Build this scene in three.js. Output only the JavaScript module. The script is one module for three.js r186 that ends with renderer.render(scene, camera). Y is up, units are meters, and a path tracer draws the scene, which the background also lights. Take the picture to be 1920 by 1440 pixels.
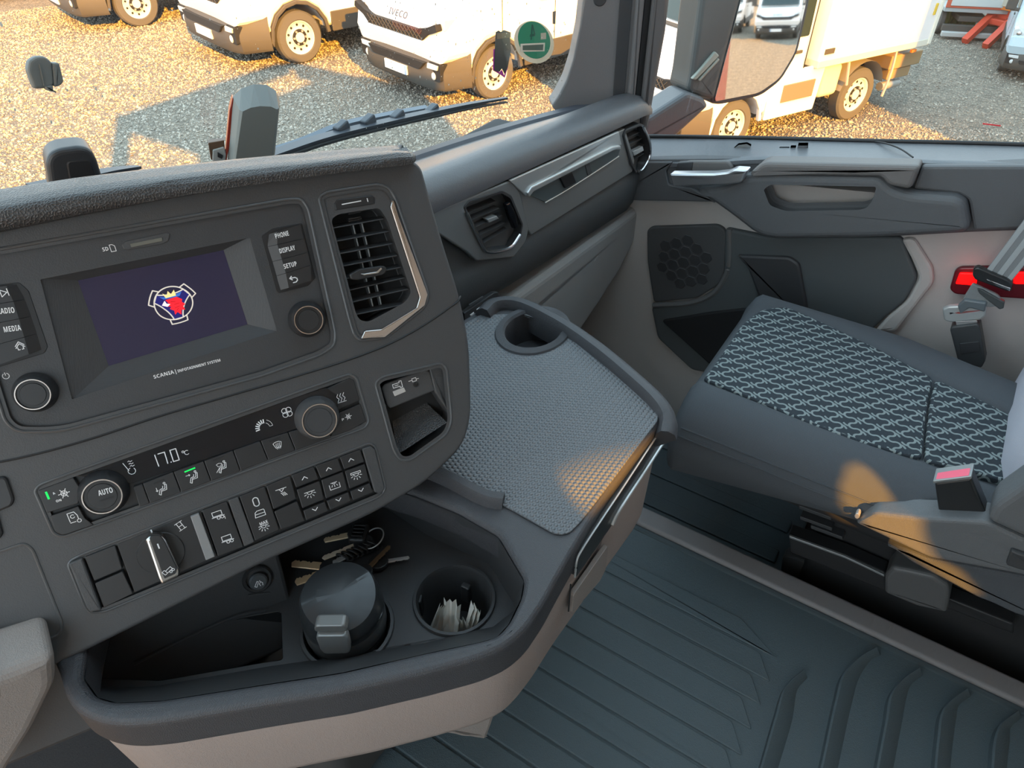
import * as THREE from 'three';
import { mergeGeometries, mergeVertices, toCreasedNormals } from 'three/addons/utils/BufferGeometryUtils.js';
import { RoundedBoxGeometry } from 'three/addons/geometries/RoundedBoxGeometry.js';
import { ConvexGeometry } from 'three/addons/geometries/ConvexGeometry.js';
import { TextGeometry } from 'three/addons/geometries/TextGeometry.js';
import { FontLoader } from 'three/addons/loaders/FontLoader.js';
import { RectAreaLightUniformsLib } from 'three/addons/lights/RectAreaLightUniformsLib.js';
RectAreaLightUniformsLib.init();

// ---------------------------------------------------------------- camera (the phone is held at the driver's right shoulder; x right, y up, -z ahead)
const FOCAL = 1331, YAW = 57 * Math.PI / 180, PITCH = 40 * Math.PI / 180;
const scene = new THREE.Scene();
const camera = new THREE.PerspectiveCamera(2 * Math.atan(720 / FOCAL) * 180 / Math.PI, 4 / 3, 0.02, 400);
camera.position.set(0, 0, 0);
const FWD = new THREE.Vector3(Math.sin(YAW) * Math.cos(PITCH), -Math.sin(PITCH), -Math.cos(YAW) * Math.cos(PITCH));
camera.lookAt(FWD);
scene.add(camera);

// ---------------------------------------------------------------- sky, sun, exposure
const renderer = new THREE.WebGLRenderer({ antialias: true });
renderer.toneMapping = THREE.LinearToneMapping;
renderer.toneMappingExposure = 1.35;
renderer.shadowMap.enabled = true;
function skyTexture() {
  const w = 256, h = 128, d = new Float32Array(w * h * 4);
  const lerp = (a, b, t) => a.map((v, i) => v + (b[i] - v) * t);
  for (let j = 0; j < h; j++) {
    const el = ((j + 0.5) / h - 0.5) * Math.PI;                       // bottom row first
    const e = Math.max(0, Math.sin(el));
    const c = lerp([1.12, 1.14, 1.12], [0.72, 1.0, 1.2], Math.min(1, Math.pow(e, 0.6) * 1.15));
    for (let i = 0; i < w; i++) { const o = (j * w + i) * 4; d[o] = c[0]; d[o + 1] = c[1]; d[o + 2] = c[2]; d[o + 3] = 1; }
  }
  const t = new THREE.DataTexture(d, w, h, THREE.RGBAFormat, THREE.FloatType);
  t.mapping = THREE.EquirectangularReflectionMapping; t.magFilter = THREE.LinearFilter; t.needsUpdate = true;
  return t;
}
scene.background = skyTexture();
scene.backgroundIntensity = 1.85;
const SUN_AZ = 36 * Math.PI / 180, SUN_EL = 22 * Math.PI / 180;     // it travels towards SUN_AZ (right of straight ahead)
const sunTravel = new THREE.Vector3(Math.sin(SUN_AZ) * Math.cos(SUN_EL), -Math.sin(SUN_EL), -Math.cos(SUN_AZ) * Math.cos(SUN_EL));
const sun = new THREE.DirectionalLight(new THREE.Color().setRGB(1, 0.44, 0.04), 12.5);
sun.position.copy(sunTravel).multiplyScalar(-40); sun.target.position.set(0, 0, 0);
sun.castShadow = true; sun.shadow.radius = 1; sun.shadow.mapSize.set(4096, 4096);
Object.assign(sun.shadow.camera, { left: -22, right: 22, top: 22, bottom: -22, near: 1, far: 90 });
scene.add(sun, sun.target);

// ---------------------------------------------------------------- helpers
const V = (x, y, z) => new THREE.Vector3(x, y, z);
const rad = (d) => d * Math.PI / 180;
const az = (d) => V(Math.sin(rad(d)), 0, -Math.cos(rad(d)));          // horizontal direction, degrees right of straight ahead
let seed = 1234567;
const rnd = () => { seed = (seed * 1664525 + 1013904223) >>> 0; return seed / 4294967296; };
const CR = V(Math.cos(YAW), 0, Math.sin(YAW)), CU = CR.clone().cross(FWD);
const ray = (px, py) => FWD.clone().multiplyScalar(FOCAL).addScaledVector(CR, px - 960).addScaledVector(CU, 720 - py).normalize();

// a plane with its own axes; at() measures where a sight line meets it
class Frame {
  constructor(o, u, v) { this.o = o.clone(); this.u = u.clone().normalize(); this.v = v.clone().normalize(); this.n = this.u.clone().cross(this.v).normalize(); this.v = this.n.clone().cross(this.u); }
  at(px, py, h = 0) { const d = ray(px, py), t = (this.o.dot(this.n) + h) / d.dot(this.n); const p = d.multiplyScalar(t).sub(this.o); return [p.dot(this.u), p.dot(this.v)]; }
  all(list, h = 0) { return list.map((p) => { const q = this.at(p[0], p[1], h); if (p[2] !== undefined) q.push(p[2]); return q; }); }
  pos(x, y, z = 0) { return this.o.clone().addScaledVector(this.u, x).addScaledVector(this.v, y).addScaledVector(this.n, z); }
  place(g) { g.matrixAutoUpdate = true; g.position.copy(this.o); g.quaternion.setFromRotationMatrix(new THREE.Matrix4().makeBasis(this.u, this.v, this.n)); return g; }
}
const used = {};
function numbered(n) { used[n] = (used[n] ?? -1) + 1; return used[n] ? `${n}_${String(used[n]).padStart(3, '0')}` : n; }
function shade(m) { m.castShadow = true; m.receiveShadow = true; return m; }
function thing(name, label, category, frame = null, group = null) {
  const g = new THREE.Group(); g.name = numbered(name); g.userData = { label, category }; if (group) g.userData.group = group;
  if (frame) frame.place(g); scene.add(g); return g;
}
function struct(name, frame = null, label = null) {
  const g = new THREE.Group(); g.name = numbered(name); g.userData = { kind: 'structure' }; if (label) g.userData.label = label;
  if (frame) frame.place(g); scene.add(g); return g;
}
const fix = (g) => { if (g.index) g = g.toNonIndexed(); for (const k of Object.keys(g.attributes)) if (!['position', 'normal', 'uv'].includes(k)) g.deleteAttribute(k); return g; };
const join = (list) => (list.length === 1 ? list[0] : mergeGeometries(list.map(fix)));
function part(parent, name, geo, m, label) {
  const o = shade(new THREE.Mesh(Array.isArray(geo) ? join(geo) : geo, m)); o.name = name; if (label) o.userData.label = label;
  parent.add(o); return o;
}
// rounded polygon: points [x, y, radius?]
function outline(pts, r = 0, path = new THREE.Shape()) {
  const n = pts.length;
  for (let i = 0; i < n; i++) {
    const p = pts[i], a = pts[(i + n - 1) % n], b = pts[(i + 1) % n];
    let q = p[2] ?? r; const la = Math.hypot(a[0] - p[0], a[1] - p[1]), lb = Math.hypot(b[0] - p[0], b[1] - p[1]);
    q = Math.min(q, la * 0.48, lb * 0.48);
    const s = [p[0] + (a[0] - p[0]) * q / la, p[1] + (a[1] - p[1]) * q / la], e = [p[0] + (b[0] - p[0]) * q / lb, p[1] + (b[1] - p[1]) * q / lb];
    if (i) path.lineTo(...s); else path.moveTo(...s);
    if (q > 1e-6) path.quadraticCurveTo(p[0], p[1], ...e);
  }
  path.closePath(); return path;
}
function slab(pts, z0, z1, { r = 0, bev = 0.0008, holes = [], hr = r, seg = 2, curve = 6 } = {}) {
  const s = outline(pts, r); for (const h of holes) s.holes.push(outline(h, hr, new THREE.Path()));
  const b = Math.min(bev, (z1 - z0) / 2.05);
  const g = new THREE.ExtrudeGeometry(s, { depth: z1 - z0 - 2 * b, bevelEnabled: b > 0, bevelThickness: b, bevelSize: b, bevelOffset: -b, bevelSegments: seg, curveSegments: curve, steps: 1 });
  return g.translate(0, 0, z0 + b);
}
const centre = (pts) => [pts.reduce((s, p) => s + p[0], 0) / pts.length, pts.reduce((s, p) => s + p[1], 0) / pts.length];
const shrink = (pts, d) => { const c = centre(pts); return pts.map((p) => { const l = Math.hypot(p[0] - c[0], p[1] - c[1]) || 1; return [c[0] + (p[0] - c[0]) * (l - d) / l, c[1] + (p[1] - c[1]) * (l - d) / l, ...(p[2] !== undefined ? [p[2]] : [])]; }); };
const circle = (x, y, r, n = 40) => Array.from({ length: n }, (_, i) => [x + r * Math.cos(i / n * 2 * Math.PI), y + r * Math.sin(i / n * 2 * Math.PI)]);
// a grid surface through rings of points
function loft(rings, { closed = false, cap0 = false, cap1 = false, flat = false, crease = 0.7 } = {}) {
  const pos = [], uv = [], idx = [], n = rings[0].length, m = rings.length; let vv = 0;
  for (let i = 0; i < m; i++) {
    if (i) vv += rings[i][0].distanceTo(rings[i - 1][0]) || 0.0005; let uu = 0;
    for (let j = 0; j < n + (closed ? 1 : 0); j++) { const p = rings[i][j % n]; if (j) uu += p.distanceTo(rings[i][(j - 1) % n]); pos.push(p.x, p.y, p.z); uv.push(uu, vv); }
  }
  const w = n + (closed ? 1 : 0);
  for (let i = 0; i < m - 1; i++) for (let j = 0; j < w - 1; j++) { const a = i * w + j, b = a + 1, c = a + w, d = c + 1; idx.push(a, b, d, a, d, c); }
  for (const [on, i] of [[cap0, 0], [cap1, m - 1]]) if (on) {
    const c = V(0, 0, 0); rings[i].forEach((p) => c.addScaledVector(p, 1 / n)); const base = pos.length / 3; pos.push(c.x, c.y, c.z); uv.push(0, 0);
    for (let j = 0; j < w - 1; j++) i ? idx.push(base, i * w + j, i * w + j + 1) : idx.push(base, i * w + j + 1, i * w + j);
  }
  let g = new THREE.BufferGeometry(); g.setAttribute('position', new THREE.Float32BufferAttribute(pos, 3)); g.setAttribute('uv', new THREE.Float32BufferAttribute(uv, 2)); g.setIndex(idx);
  if (flat) { g = g.toNonIndexed(); g.computeVertexNormals(); return g; }
  return toCreasedNormals(g, crease);
}
// sweep a profile [[side, up], ...] along a 3D path, keeping `up`
function sweep(path, prof, up = V(0, 1, 0), { closedPath = false, closed = true, caps = true, crease = 0.7, taper = 0 } = {}) {
  const n = path.length, rings = [];
  for (let i = 0; i < n; i++) {
    const a = path[closedPath ? (i + n - 1) % n : Math.max(0, i - 1)], b = path[closedPath ? (i + 1) % n : Math.min(n - 1, i + 1)];
    const t = b.clone().sub(a).normalize(), s = t.clone().cross(up).normalize(), u = s.clone().cross(t).normalize();
    let k = 1; if (i > 0 && i < n - 1) { const c = path[i].clone().sub(path[i - 1]).normalize().dot(t); k = 1 / Math.max(0.7, c); }
    const f = 1 - taper * (i / (n - 1)) ** 2; rings.push(prof.map(([x, y]) => path[i].clone().addScaledVector(s, x * k * f).addScaledVector(u, y * f)));
  }
  if (closedPath) rings.push(rings[0].map((p) => p.clone()));
  return loft(rings, { closed, cap0: caps && !closedPath, cap1: caps && !closedPath, crease });
}
const ring = (r, n = 10) => Array.from({ length: n }, (_, i) => [r * Math.cos(i / n * 2 * Math.PI), r * Math.sin(i / n * 2 * Math.PI)]);
function smooth(pts, k = 6, closed = false) { return new THREE.CatmullRomCurve3(pts, closed, 'centripetal').getPoints(pts.length * k); }
const tube = (pts, r, k = 6, n = 10) => sweep(k ? smooth(pts, k) : pts, ring(r, n), Math.abs(pts[0].clone().sub(pts[pts.length - 1]).normalize().y) > 0.9 ? V(1, 0.1, 0) : V(0, 1, 0.01));
function box(x0, y0, z0, x1, y1, z1, r = 0.002) { const g = new RoundedBoxGeometry(Math.abs(x1 - x0), Math.abs(y1 - y0), Math.abs(z1 - z0), 2, Math.min(r, Math.abs(x1 - x0) / 2.1, Math.abs(y1 - y0) / 2.1, Math.abs(z1 - z0) / 2.1)); return g.translate((x0 + x1) / 2, (y0 + y1) / 2, (z0 + z1) / 2); }
const lathe = (prof, n = 40) => toCreasedNormals(new THREE.LatheGeometry(prof.map(([x, y]) => new THREE.Vector2(Math.max(x, 1e-5), y)), n), 0.6);
const upZ = (g) => g.rotateX(Math.PI / 2);                            // a lathe whose axis points out of a frame
const move = (g, x, y, z) => g.translate(x, y, z);
// printed legends: flat strokes and lettering, a tenth of a millimetre proud of what carries them
function strokes(lines, x, y, s, w, z, ang = 0) {
  const parts = [], c = Math.cos(ang), sn = Math.sin(ang), T = (p) => [x + s * (p[0] * c - p[1] * sn), y + s * (p[0] * sn + p[1] * c)];
  for (const l of lines) {
    const q = l.map(T);
    for (let i = 0; i + 1 < q.length; i++) {
      const [ax, ay] = q[i], [bx, by] = q[i + 1], d = Math.hypot(bx - ax, by - ay) || 1e-6, ex = (bx - ax) / d * w * 0.3, ey = (by - ay) / d * w * 0.3, nx = -(by - ay) / d * w / 2, ny = (bx - ax) / d * w / 2;
      const g = new THREE.BufferGeometry(); const P = [[ax - ex + nx, ay - ey + ny], [ax - ex - nx, ay - ey - ny], [bx + ex - nx, by + ey - ny], [bx + ex + nx, by + ey + ny]];
      g.setAttribute('position', new THREE.Float32BufferAttribute([0, 1, 2, 0, 2, 3].flatMap((k) => [...P[k], z]), 3));
      g.setAttribute('normal', new THREE.Float32BufferAttribute(Array(6).fill([0, 0, 1]).flat(), 3)); g.setAttribute('uv', new THREE.Float32BufferAttribute(Array(12).fill(0), 2));
      parts.push(g);
    }
  }
  return join(parts);
}
const arc = (x, y, r, a0, a1, n = 10) => Array.from({ length: n + 1 }, (_, i) => { const a = rad(a0 + (a1 - a0) * i / n); return [x + r * Math.cos(a), y + r * Math.sin(a)]; });
const FONTS = {}; for (const f of ['droid_sans_bold', 'droid_sans_regular']) FONTS[f] = await new FontLoader().loadAsync(`fonts/droid/${f}.typeface.json`);
function letters(str, x, y, size, z, { width = 0, font = 'droid_sans_bold', ang = 0, flip = false } = {}) {
  let g = new TextGeometry(str, { font: FONTS[font], size, depth: 0.00004, curveSegments: 3, bevelEnabled: false }); g.computeBoundingBox();
  const b = g.boundingBox; g.translate(-(b.min.x + b.max.x) / 2, -(b.min.y + b.max.y) / 2, 0);
  g.scale(width ? width / (b.max.x - b.min.x) : 1, 1, 1); if (flip) g.rotateY(Math.PI);
  return fix(g.rotateZ(ang).translate(x, y, z));
}
// ---------------------------------------------------------------- materials
function field(n, f) { const a = new Float32Array(n * n); for (let j = 0; j < n; j++) for (let i = 0; i < n; i++) a[j * n + i] = f(i, j); return a; }
function noiseField(n, cells, sd) { // tileable value noise
  let s = sd; const rr = () => { s = (s * 1664525 + 1013904223) >>> 0; return s / 4294967296; };
  const g = Array.from({ length: cells * cells }, rr), sm = (t) => t * t * (3 - 2 * t);
  return field(n, (i, j) => { const x = i / n * cells, y = j / n * cells, a = Math.floor(x), b = Math.floor(y), u = sm(x - a), v = sm(y - b), G = (p, q) => g[(q % cells) * cells + p % cells]; return (G(a, b) * (1 - u) + G(a + 1, b) * u) * (1 - v) + (G(a, b + 1) * (1 - u) + G(a + 1, b + 1) * u) * v; });
}
function cellField(n, cells, sd) { // tileable cells: distance to the border between grains
  let s = sd; const rr = () => { s = (s * 1664525 + 1013904223) >>> 0; return s / 4294967296; };
  const P = Array.from({ length: cells * cells }, () => [rr(), rr()]), id = Array.from({ length: cells * cells }, rr);
  const edge = new Float32Array(n * n), tone = new Float32Array(n * n);
  for (let j = 0; j < n; j++) for (let i = 0; i < n; i++) {
    const x = i / n * cells, y = j / n * cells, a = Math.floor(x), b = Math.floor(y); let d1 = 9, d2 = 9, k1 = 0;
    for (let q = b - 1; q <= b + 1; q++) for (let p = a - 1; p <= a + 1; p++) { const k = ((q + cells) % cells) * cells + (p + cells) % cells, d = Math.hypot(p + P[k][0] - x, q + P[k][1] - y); if (d < d1) { d2 = d1; d1 = d; k1 = k; } else if (d < d2) d2 = d; }
    edge[j * n + i] = d2 - d1; tone[j * n + i] = id[k1];
  }
  return { edge, tone };
}
function tex(n, rgb, srgb = false, rep = 1) {
  const d = new Uint8Array(n * n * 4);
  for (let k = 0; k < n * n; k++) { const c = rgb(k); d[k * 4] = c[0] * 255; d[k * 4 + 1] = c[1] * 255; d[k * 4 + 2] = c[2] * 255; d[k * 4 + 3] = 255; }
  const t = new THREE.DataTexture(d, n, n, THREE.RGBAFormat); t.wrapS = t.wrapT = THREE.RepeatWrapping; t.magFilter = THREE.LinearFilter; t.minFilter = THREE.LinearMipmapLinearFilter; t.generateMipmaps = true;
  if (srgb) t.colorSpace = THREE.SRGBColorSpace; t.repeat.set(rep, rep); t.needsUpdate = true; return t;
}
const clamp = (x, a = 0, b = 1) => Math.min(b, Math.max(a, x));
const grey = (f) => (k) => { const v = clamp(f(k)); return [v, v, v]; };
const cA = cellField(256, 26, 7), nA = noiseField(256, 60, 3), nB = noiseField(256, 9, 5);
const leatherBump = tex(256, grey((k) => Math.min(1, cA.edge[k] * 2.6) * 0.85 + nA[k] * 0.15), false, 14);      // 55 mm tile, 2 mm grains
const leatherFine = tex(256, grey((k) => Math.min(1, cA.edge[k] * 2.6) * 0.85 + nA[k] * 0.15), false, 24);
const fineBump = tex(256, grey((k) => nA[k] * 0.7 + nB[k] * 0.3), false, 22);                                    // fine spark grain of moulded plastic
const weaveBump = tex(128, grey((k) => { const x = k % 128, y = (k / 128) | 0; return 0.5 + 0.25 * Math.sin(x * Math.PI / 4) + 0.25 * Math.sin(y * Math.PI / 4 + (x >> 3) % 2 * Math.PI); }), false, 30);
const hexBump = tex(256, grey((k) => { // rows of small rounded cells
  const x = (k % 256) / 256 * 8, y = ((k / 256) | 0) / 256 * 8, row = Math.floor(y), fx = ((x + (row % 2) * 0.5) % 1) - 0.5, fy = y - row - 0.5; return 1 - Math.pow(clamp(Math.hypot(fx, fy * 1.05) / 0.5), 2);
}), false, 1 / 0.048);
const col = (r, g, b) => new THREE.Color().setRGB(r, g, b);
function M(r, g, b, rough = 0.55, extra = {}) { return new THREE.MeshStandardMaterial({ color: col(r, g, b), roughness: rough, metalness: 0, side: THREE.DoubleSide, ...extra }); }
const grain = (s = 0.0002) => ({ bumpMap: fineBump, bumpScale: s });
const mt = {
  face: M(0.0576, 0.0576, 0.0593, 0.52, grain(0.00012)),                 // console moulding, charcoal
  panel: M(0.0422, 0.043, 0.0455, 0.5, grain(0.0001)),
  key: M(0.0211, 0.0211, 0.0223, 0.42),
  black: M(0.012, 0.012, 0.013, 0.5),
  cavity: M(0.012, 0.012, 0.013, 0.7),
  gloss: M(0.008, 0.009, 0.012, 0.1),
  screen: new THREE.MeshPhysicalMaterial({ color: col(0.012, 0.013, 0.026), roughness: 0.14, clearcoat: 0.6, clearcoatRoughness: 0.08, side: THREE.DoubleSide }),
  pad: M(0.052, 0.05, 0.05, 0.35, { bumpMap: leatherBump, bumpScale: 0.00055 }),
  rim: M(0.05, 0.05, 0.055, 0.52, { bumpMap: leatherFine, bumpScale: 0.0003 }),
  dash: M(0.088, 0.09, 0.096, 0.38, grain(0.00025)),
  dashLow: M(0.066, 0.072, 0.075, 0.65, grain(0.0003)),
  satin: M(0.29, 0.305, 0.305, 0.36, { metalness: 0.5 }),  // grey trim, lightened so the colour carries some reflected sky
  satinLight: M(0.58, 0.61, 0.61, 0.33, { metalness: 0.6 }),  // paler copy of the trim: sky sheen put into the colour
  chrome: M(0.62, 0.62, 0.63, 0.22, { metalness: 1 }),
  warmChrome: M(0.62, 0.55, 0.5, 0.26, { metalness: 1 }),
  beige: M(0.3282, 0.2692, 0.2421, 0.62, grain(0.0003)),
  taupe: M(0.252, 0.2205, 0.2016, 0.6, grain(0.0003)),
  greyPanel: M(0.3, 0.3, 0.29, 0.6, grain(0.0003)),
  door: M(0.092, 0.0948, 0.0994, 0.58, grain(0.0003)),
  doorLight: M(0.48, 0.45, 0.425, 0.62, grain(0.0003)),
  ledge: M(0.115, 0.12, 0.128, 0.36, grain(0.00025)),
  cloth: M(0.0616, 0.0678, 0.0757, 0.9, { bumpMap: weaveBump, bumpScale: 0.0003 }),
  cover: M(0.46, 0.46, 0.52, 0.95, { bumpMap: weaveBump, bumpScale: 0.0004 }),
  mat: M(0.064, 0.085, 0.094, 0.6, grain(0.0004)),  // slight teal of the sky light is put into the colour
  shelfMat: M(0.125, 0.132, 0.14, 0.5, { bumpMap: hexBump, bumpScale: 0.0017 }),
  legend: M(0.8, 0.8, 0.8, 0.6),
  green: M(0.0, 0.4, 0.05, 0.5, { emissive: col(0.0, 0.6, 0.08), emissiveIntensity: 1 }),
  steel: M(0.6, 0.6, 0.6, 0.3, { metalness: 0.6 }),
  brass: M(0.7, 0.5, 0.3, 0.38, { metalness: 0.45 }),
  paper: M(0.8, 0.78, 0.72, 0.9),
  belt: M(0.2, 0.21, 0.21, 0.6, { bumpMap: weaveBump, bumpScale: 0.0003 }),
  redPlastic: M(0.75, 0.06, 0.09, 0.4),
  rubber: M(0.02, 0.02, 0.022, 0.75),
  shell: M(0.62, 0.6, 0.57, 0.8),
  redPaint: M(0.5, 0.012, 0.02, 0.25),
  whitePaint: M(0.88, 0.88, 0.88, 0.3),
  shadedWhite: M(0.55, 0.68, 0.75, 0.3),  // white van paint with bluish shade put into the colour
  bumper: M(0.075, 0.068, 0.06, 0.65),
  tyre: M(0.1, 0.095, 0.09, 0.85),
  rimPaint: M(0.7, 0.69, 0.66, 0.35),
  dark: M(0.015, 0.015, 0.016, 0.8),
  glassDark: M(0.03, 0.045, 0.045, 0.08),
  lampGlass: M(0.7, 0.72, 0.72, 0.15),
  orange: M(0.75, 0.22, 0.03, 0.4),
  redFrame: M(0.65, 0.07, 0.03, 0.5),
  aluminium: M(0.55, 0.55, 0.52, 0.4, { metalness: 0.6 }),
};
mt.glass = new THREE.MeshPhysicalMaterial({ color: col(0.97, 1, 0.99), roughness: 0, transmission: 1, thickness: 0, ior: 1.5, side: THREE.DoubleSide });
// ---------------------------------------------------------------- the yard outside
const GROUND = -2.75;
const flat = (h) => new Frame(V(0, h, 0), V(1, 0, 0), V(0, 0, -1));     // horizontal plane at height h, local y is straight ahead
const cG = cellField(512, 44, 21), nG = noiseField(512, 12, 9), nG2 = noiseField(512, 90, 33);
const gravelMap = tex(512, (k) => { const t = 0.3 + 0.5 * cG.tone[k] * Math.min(1, 0.35 + cG.edge[k] * 2) + 0.12 * (nG[k] - 0.5) + 0.14 * (nG2[k] - 0.5); const v = clamp(0.28 + t * 0.5); return [v, v * 0.93, v * 0.83]; }, true, 1 / 1.2);
const gravelBump = tex(512, grey((k) => Math.min(1, cG.edge[k] * 1.6) * (0.5 + 0.5 * cG.tone[k])), false, 1 / 1.2);
{
  const g = new THREE.PlaneGeometry(160, 160); const uv = g.attributes.uv; for (let i = 0; i < uv.count; i++) uv.setXY(i, uv.getX(i) * 160, uv.getY(i) * 160);
  const m = shade(new THREE.Mesh(g, new THREE.MeshStandardMaterial({ map: gravelMap, bumpMap: gravelBump, bumpScale: 0.02, roughness: 0.95 })));
  m.name = 'ground'; m.rotation.x = -Math.PI / 2; m.position.y = GROUND; m.userData = { kind: 'structure', label: 'gravel yard' }; scene.add(m);
  // loose stones lying on it
  const s = new THREE.IcosahedronGeometry(1, 0); const p = s.attributes.position; const sd = {};
  for (let i = 0; i < p.count; i++) { const k = [p.getX(i), p.getY(i), p.getZ(i)].map((x) => x.toFixed(3)).join(); sd[k] ??= 0.7 + rnd() * 0.55; p.setXYZ(i, p.getX(i) * sd[k], p.getY(i) * sd[k] * 0.7, p.getZ(i) * sd[k]); }
  s.computeVertexNormals();
  const N = 130000, im = new THREE.InstancedMesh(s, new THREE.MeshStandardMaterial({ color: 0xffffff, roughness: 0.9 }), N), mm = new THREE.Matrix4(), q = new THREE.Quaternion(), e = new THREE.Euler(), c = new THREE.Color();
  for (let i = 0; i < N; i++) {
    let x, z; do { x = 1.6 + rnd() * 11; z = -15 + rnd() * 16.5; } while ((x > 8.9 + 0.35 * z && z > -1.2 && rnd() < 0.75) || Math.hypot(x, z) > 15);
    const r = 0.006 + 0.013 * Math.pow(rnd(), 2); e.set(rnd() * 6, rnd() * 6, rnd() * 6); q.setFromEuler(e);
    mm.compose(V(x, GROUND + r * 0.25, z), q, V(r, r, r)); im.setMatrixAt(i, mm); const t = 0.24 + 0.24 * rnd(); im.setColorAt(i, c.setRGB(t, t * 0.89, t * 0.74));
  }
  im.name = 'gravel'; im.userData = { kind: 'stuff', label: 'loose gravel stones lying over the yard outside the truck', category: 'gravel' }; shade(im); scene.add(im);
}

// ---------------------------------------------------------------- cab shell
const TUN = -1.15, FOOT = -1.35;
function one(name, geo, m, label) { const o = part(scene, name, geo, m); o.userData = { kind: 'structure', ...(label ? { label } : {}) }; return o; }
one('floor', box(-0.74, FOOT - 0.06, -0.98, 1.46, FOOT, 1.36), mt.dark, 'dark cab floor in the footwell');
one('ceiling', slab([[-0.82, 0.72], [-0.82, -1.4], [1.54, -1.4], [1.54, 0.72]].map(([a, b]) => [a, b]), 0.72, 0.8, { bev: 0.004, holes: [[[0.3, 0.66], [1.4, 0.66], [1.4, -0.15], [0.3, -0.15]]], hr: 0.05 }).rotateX(-Math.PI / 2), mt.shell, 'roof with hatch opening added for fill light');  // unseen hatch, added to let sky light onto shelf and floor
{
  // rear wall, unseen: two added openings, shaped backwards from the sun patches they cast
  const F = new Frame(V(0, 0, 1.3), V(1, 0, 0), V(0, 1, 0)), back = (l, hit) => l.map(([x, y]) => { const p = hit(x, y), k = (1.3 - p.z) / sunTravel.z; p.addScaledVector(sunTravel, k); return [p.x, p.y]; });
  const onShelf = (x, y) => { const q = flat(-0.637).at(x, y); return V(q[0], -0.637, -q[1]); }, onSeat = (x, y) => { const d = ray(x, y); return d.multiplyScalar(0.87 / d.x); };
  const h1 = back([[1034, 892], [1108, 858], [1262, 826], [1232, 890], [1186, 956], [1120, 962], [1086, 962]], onShelf), h2 = back([[1590, 940], [1604, 922], [1650, 908], [1700, 910], [1728, 926], [1730, 950], [1716, 972], [1722, 1005], [1745, 1044], [1785, 1062], [1812, 1075], [1856, 1128], [1800, 1108], [1720, 1052], [1650, 1000], [1606, 978], [1584, 950]], onSeat);
  one('wall_rear', slab([[-0.82, -1.4], [1.54, -1.4], [1.54, 0.76], [-0.82, 0.76]], 0, 0.008, { bev: 0, holes: [h1, h2], hr: 0.012 }).translate(0, 0, 1.3), mt.shell);
}
one('wall_left', [box(-0.82, -1.4, -0.98, -0.74, -1.2, 1.3), box(-0.82, 0.55, -0.98, -0.74, 0.72, 1.3), box(-0.82, -1.2, 0.36, -0.74, 0.55, 1.3), box(-0.82, -1.2, -0.98, -0.74, 0.55, -0.8)], mt.shell);  // unseen; its opening is deepened to let in more fill light
one('wall_front', [box(-0.74, -1.4, -1.06, 1.46, -0.74, -0.98), box(-0.74, 0.6, -0.9, 1.46, 0.75, -0.7)], mt.dark);
const skin = one('wall_right', [box(1.5, 0.5, -0.7, 1.54, 0.8, 1.36), box(1.46, -1.4, 0.62, 1.54, 0.5, 1.36)], mt.shell);
part(skin, 'outer_panel', [box(1.565, -1.9, -0.9, 1.6, -0.66, 2.0, 0.01), box(1.565, -0.66, 0.45, 1.6, 0.8, 1.4, 0.01)], mt.redPaint, 'red painted cab side');

// windscreen: bowed, leaning back a little
const wsZ = (x, y) => -0.90 + 0.18 * (x - 0.35) ** 2 + 0.1 * (y + 0.5);
function onScreen(px, py, out = 0) { const d = ray(px, py); let t = 1; for (let i = 0; i < 40; i++) { const p = d.clone().multiplyScalar(t); t *= 1 + 0.8 * ((wsZ(p.x, p.y) - out) / p.z - 1); } return d.multiplyScalar(t); }
{
  const w = struct('window_1', null, 'windscreen');
  const rings = []; for (let j = 0; j <= 8; j++) rings.push(Array.from({ length: 25 }, (_, i) => { const x = -0.74 + 2.2 * i / 24, y = -0.6 + 1.22 * j / 8; return V(x, y, wsZ(x, y)); }));
  part(w, 'pane', loft(rings), mt.glass);
  // dirt and dried drops on the glass
  const g = new THREE.CircleGeometry(1, 6), n = 420, im = new THREE.InstancedMesh(g, M(0.75, 0.72, 0.66, 0.9), n), q = new THREE.Quaternion(), mm = new THREE.Matrix4();
  for (let i = 0; i < n; i++) { const a = rnd() < 0.6 ? [600 + 470 * Math.pow(rnd(), 0.6), 185 * rnd()] : [1000 * rnd(), 260 * rnd()]; const p = onScreen(a[0], a[1], 0.002); q.setFromUnitVectors(V(0, 0, 1), V(0.36 * (p.x - 0.35) * -1, -0.1, 1).normalize()); const r = 0.0004 + 0.0011 * Math.pow(rnd(), 3); mm.compose(p, q, V(r, r * (1 + rnd()), r)); im.setMatrixAt(i, mm); }
  im.name = 'dirt_specks'; im.userData = { kind: 'stuff' }; w.add(im);
}
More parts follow.
